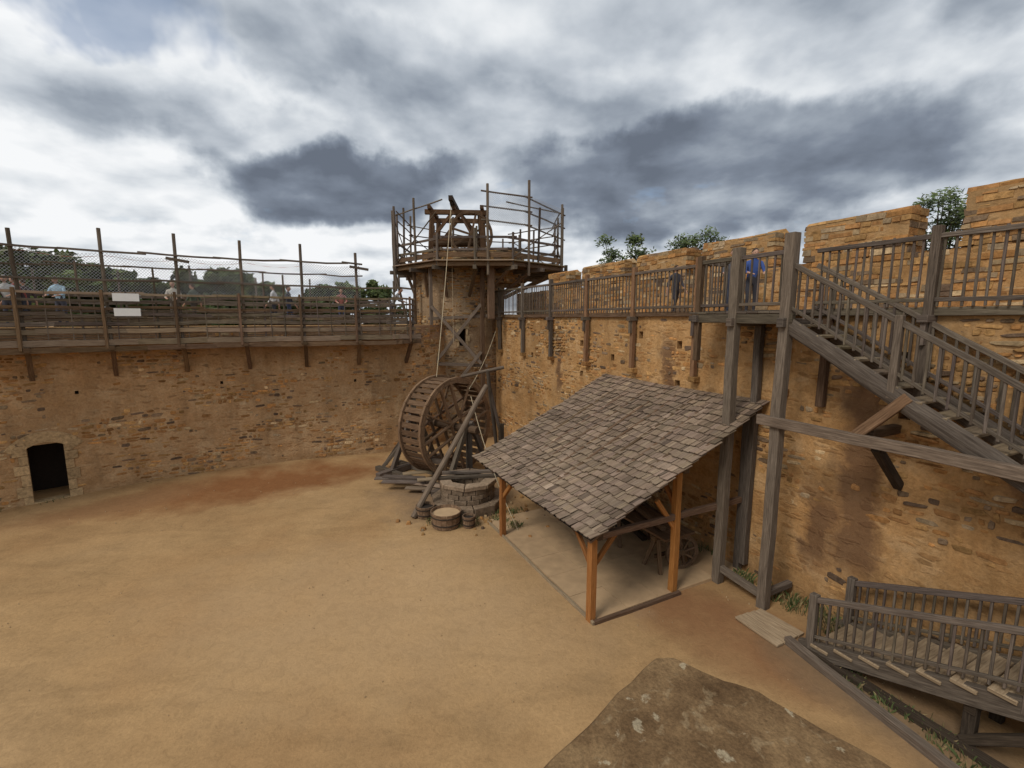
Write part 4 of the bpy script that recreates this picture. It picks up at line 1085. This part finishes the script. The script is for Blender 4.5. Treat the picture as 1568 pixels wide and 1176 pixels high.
person(onL(-9.4,19.7,-1.2),280,(.05,.05,.06),(.05,.06,.1),'walk')
person(onL(-7.4,20.5,-1.0),200,(.30,.12,.10),(.05,.06,.1),h=1.64)
person(onL(-5.4,21.2,-.2),290,(.2,.19,.18),(.06,.05,.05),'bend')
q=RP.at(sY(12.2),-.9,6.3); person(q,150,(.10,.10,.11),(.06,.07,.1))
q=RP.at(sY(11.5),-.6,6.3); person(q,170,(.05,.09,.26),(.05,.05,.06),h=1.6)
q=RP.at(sY(14.0),-.9,6.3); person(q,200,(.05,.05,.06),(.04,.04,.05),'walk',h=1.5)

# ------------------------------------------------------------------ light and sky
sun_el,sun_dir=rad(46),Vector((-.70,-.71,0))
L=bpy.data.lights.new('sun','SUN'); L.energy=1.8; L.angle=rad(18); L.color=(1,.945,.87)
so=bpy.data.objects.new('sun',L); COL.objects.link(so)
src=Vector((sun_dir.x*math.cos(sun_el),sun_dir.y*math.cos(sun_el),math.sin(sun_el))).normalized()
so.rotation_euler=src.to_track_quat('Z','Y').to_euler(); so.location=(0,0,40)
w=bpy.data.worlds.new('World'); scene.world=w; w.use_nodes=True; nt=w.node_tree; nt.nodes.clear()
sky=nd(nt,'ShaderNodeTexSky',sky_type='NISHITA'); sky.sun_disc=False; sky.sun_elevation=sun_el; sky.sun_rotation=math.atan2(sun_dir.x,sun_dir.y); sky.ozone_density=1.5
tc=nd(nt,'ShaderNodeTexCoord').outputs['Generated']
nv=nd(nt,'ShaderNodeVectorMath',operation='NORMALIZE'); nt.links.new(tc,nv.inputs[0])
sx=nd(nt,'ShaderNodeSeparateXYZ'); nt.links.new(nv.outputs[0],sx.inputs[0]); X,Y,Z=sx.outputs
zc=mth(nt,'ADD',mth(nt,'MAXIMUM',Z,0),.26)
px=mth(nt,'DIVIDE',X,zc); py=mth(nt,'DIVIDE',Y,zc)
cb=nd(nt,'ShaderNodeCombineXYZ'); nt.links.new(px,cb.inputs[0]); nt.links.new(py,cb.inputs[1]); pv=cb.outputs[0]
az=mth(nt,'MULTIPLY',mth(nt,'ARCTAN2',X,Y),57.2958); el=mth(nt,'MULTIPLY',mth(nt,'ARCSINE',Z),57.2958)
n1=noi(nt,pv,1.7,7,.50,.1); n1b=noi(nt,mapping(nt,pv,(1,1,1),(-.05,.11,0)),1.7,5,.50,.1)
n3=noi(nt,mapping(nt,pv,(1,1,1),(4,1,0)),3.6,5,.55,.2)
nA=noi(nt,nv.outputs[0],4.5,6,.52); nB=noi(nt,mapping(nt,nv.outputs[0],(1,1,1),(7,3,1)),5.0,6,.55)
azd=mth(nt,'ADD',az,mth(nt,'MULTIPLY',mth(nt,'SUBTRACT',nA,.5),22)); eld=mth(nt,'ADD',el,mth(nt,'MULTIPLY',mth(nt,'SUBTRACT',nB,.5),11))
V=mth(nt,'ADD',.70,mth(nt,'MULTIPLY',mth(nt,'SUBTRACT',n1,.5),1.15))
V=mth(nt,'ADD',V,mth(nt,'MULTIPLY',mth(nt,'SUBTRACT',n3,.5),.25))
V=mth(nt,'ADD',V,mth(nt,'MULTIPLY',mth(nt,'SUBTRACT',n1,n1b),1.1))
for a0,e0,ra,re,wt in [(-20,14.8,17,4.8,-.62),(-30,19,15,4,-.18),(-41,12.0,15,4.2,.24),(-40,23,13,5,.18),(-10,13.2,5,2.6,.15),(22,15.0,26,6.5,-.50),(2,20,24,5,-.14),(46,27,10,7,-.30),(32,26,20,5,.04),(-5,31,20,5,-.02),(28,6.5,28,2.4,.22),(-30,6.0,28,3.8,.26),(8,9.5,9,3,.1),(-18,26,18,4,-.14)]:
    q=mth(nt,'ADD',mth(nt,'POWER',mth(nt,'DIVIDE',mth(nt,'SUBTRACT',azd,a0),ra),2),mth(nt,'POWER',mth(nt,'DIVIDE',mth(nt,'SUBTRACT',eld,e0),re),2))
    mk=nd(nt,'ShaderNodeMapRange',interpolation_type='SMOOTHSTEP'); nt.links.new(mth(nt,'SUBTRACT',1,q,clamp=True),mk.inputs[0]); mk.inputs[2].default_value=.65
    V=mth(nt,'ADD',V,mth(nt,'MULTIPLY',mk.outputs[0],wt))
cc=ramp(nt,V,[(0,(.14,.165,.21)),(.22,(.21,.245,.305)),(.42,(.345,.39,.45)),(.62,(.54,.585,.64)),(.8,(.75,.785,.82)),(.98,(.93,.945,.96))])
b1=nd(nt,'ShaderNodeBackground'); b1.inputs[1].default_value=.12; nt.links.new(sky.outputs[0],b1.inputs[0])
b2=nd(nt,'ShaderNodeBackground'); b2.inputs[1].default_value=1.0; nt.links.new(cc,b2.inputs[0])
mx=nd(nt,'ShaderNodeMixShader')
gq=mth(nt,'ADD',mth(nt,'POWER',mth(nt,'DIVIDE',mth(nt,'SUBTRACT',azd,-36),15),2),mth(nt,'POWER',mth(nt,'DIVIDE',mth(nt,'SUBTRACT',eld,25),6),2))
gap=mth(nt,'MULTIPLY',mth(nt,'SUBTRACT',1,gq,clamp=True),.16)
hole=ramp(nt,mth(nt,'ADD',gap,noi(nt,mapping(nt,pv,(1,1,1),(3,5,0)),1.8,5,.6,.3)),[(.64,1.),(.76,.4)])
nt.links.new(hole,mx.inputs[0]); nt.links.new(b1.outputs[0],mx.inputs[1]); nt.links.new(b2.outputs[0],mx.inputs[2])
o=nd(nt,'ShaderNodeOutputWorld'); nt.links.new(mx.outputs[0],o.inputs[0])

# ------------------------------------------------------------------ camera
cam=bpy.data.cameras.new('camera'); cam.lens=16.23; cam.sensor_width=36; cam.clip_end=2000; cam.clip_start=.05
co=bpy.data.objects.new('camera',cam); COL.objects.link(co); co.location=(0,0,6.2); co.rotation_euler=(rad(90-8.05),0,0)
scene.camera=co
scene.view_settings.view_transform='Standard'; scene.view_settings.look='None'; scene.view_settings.exposure=0
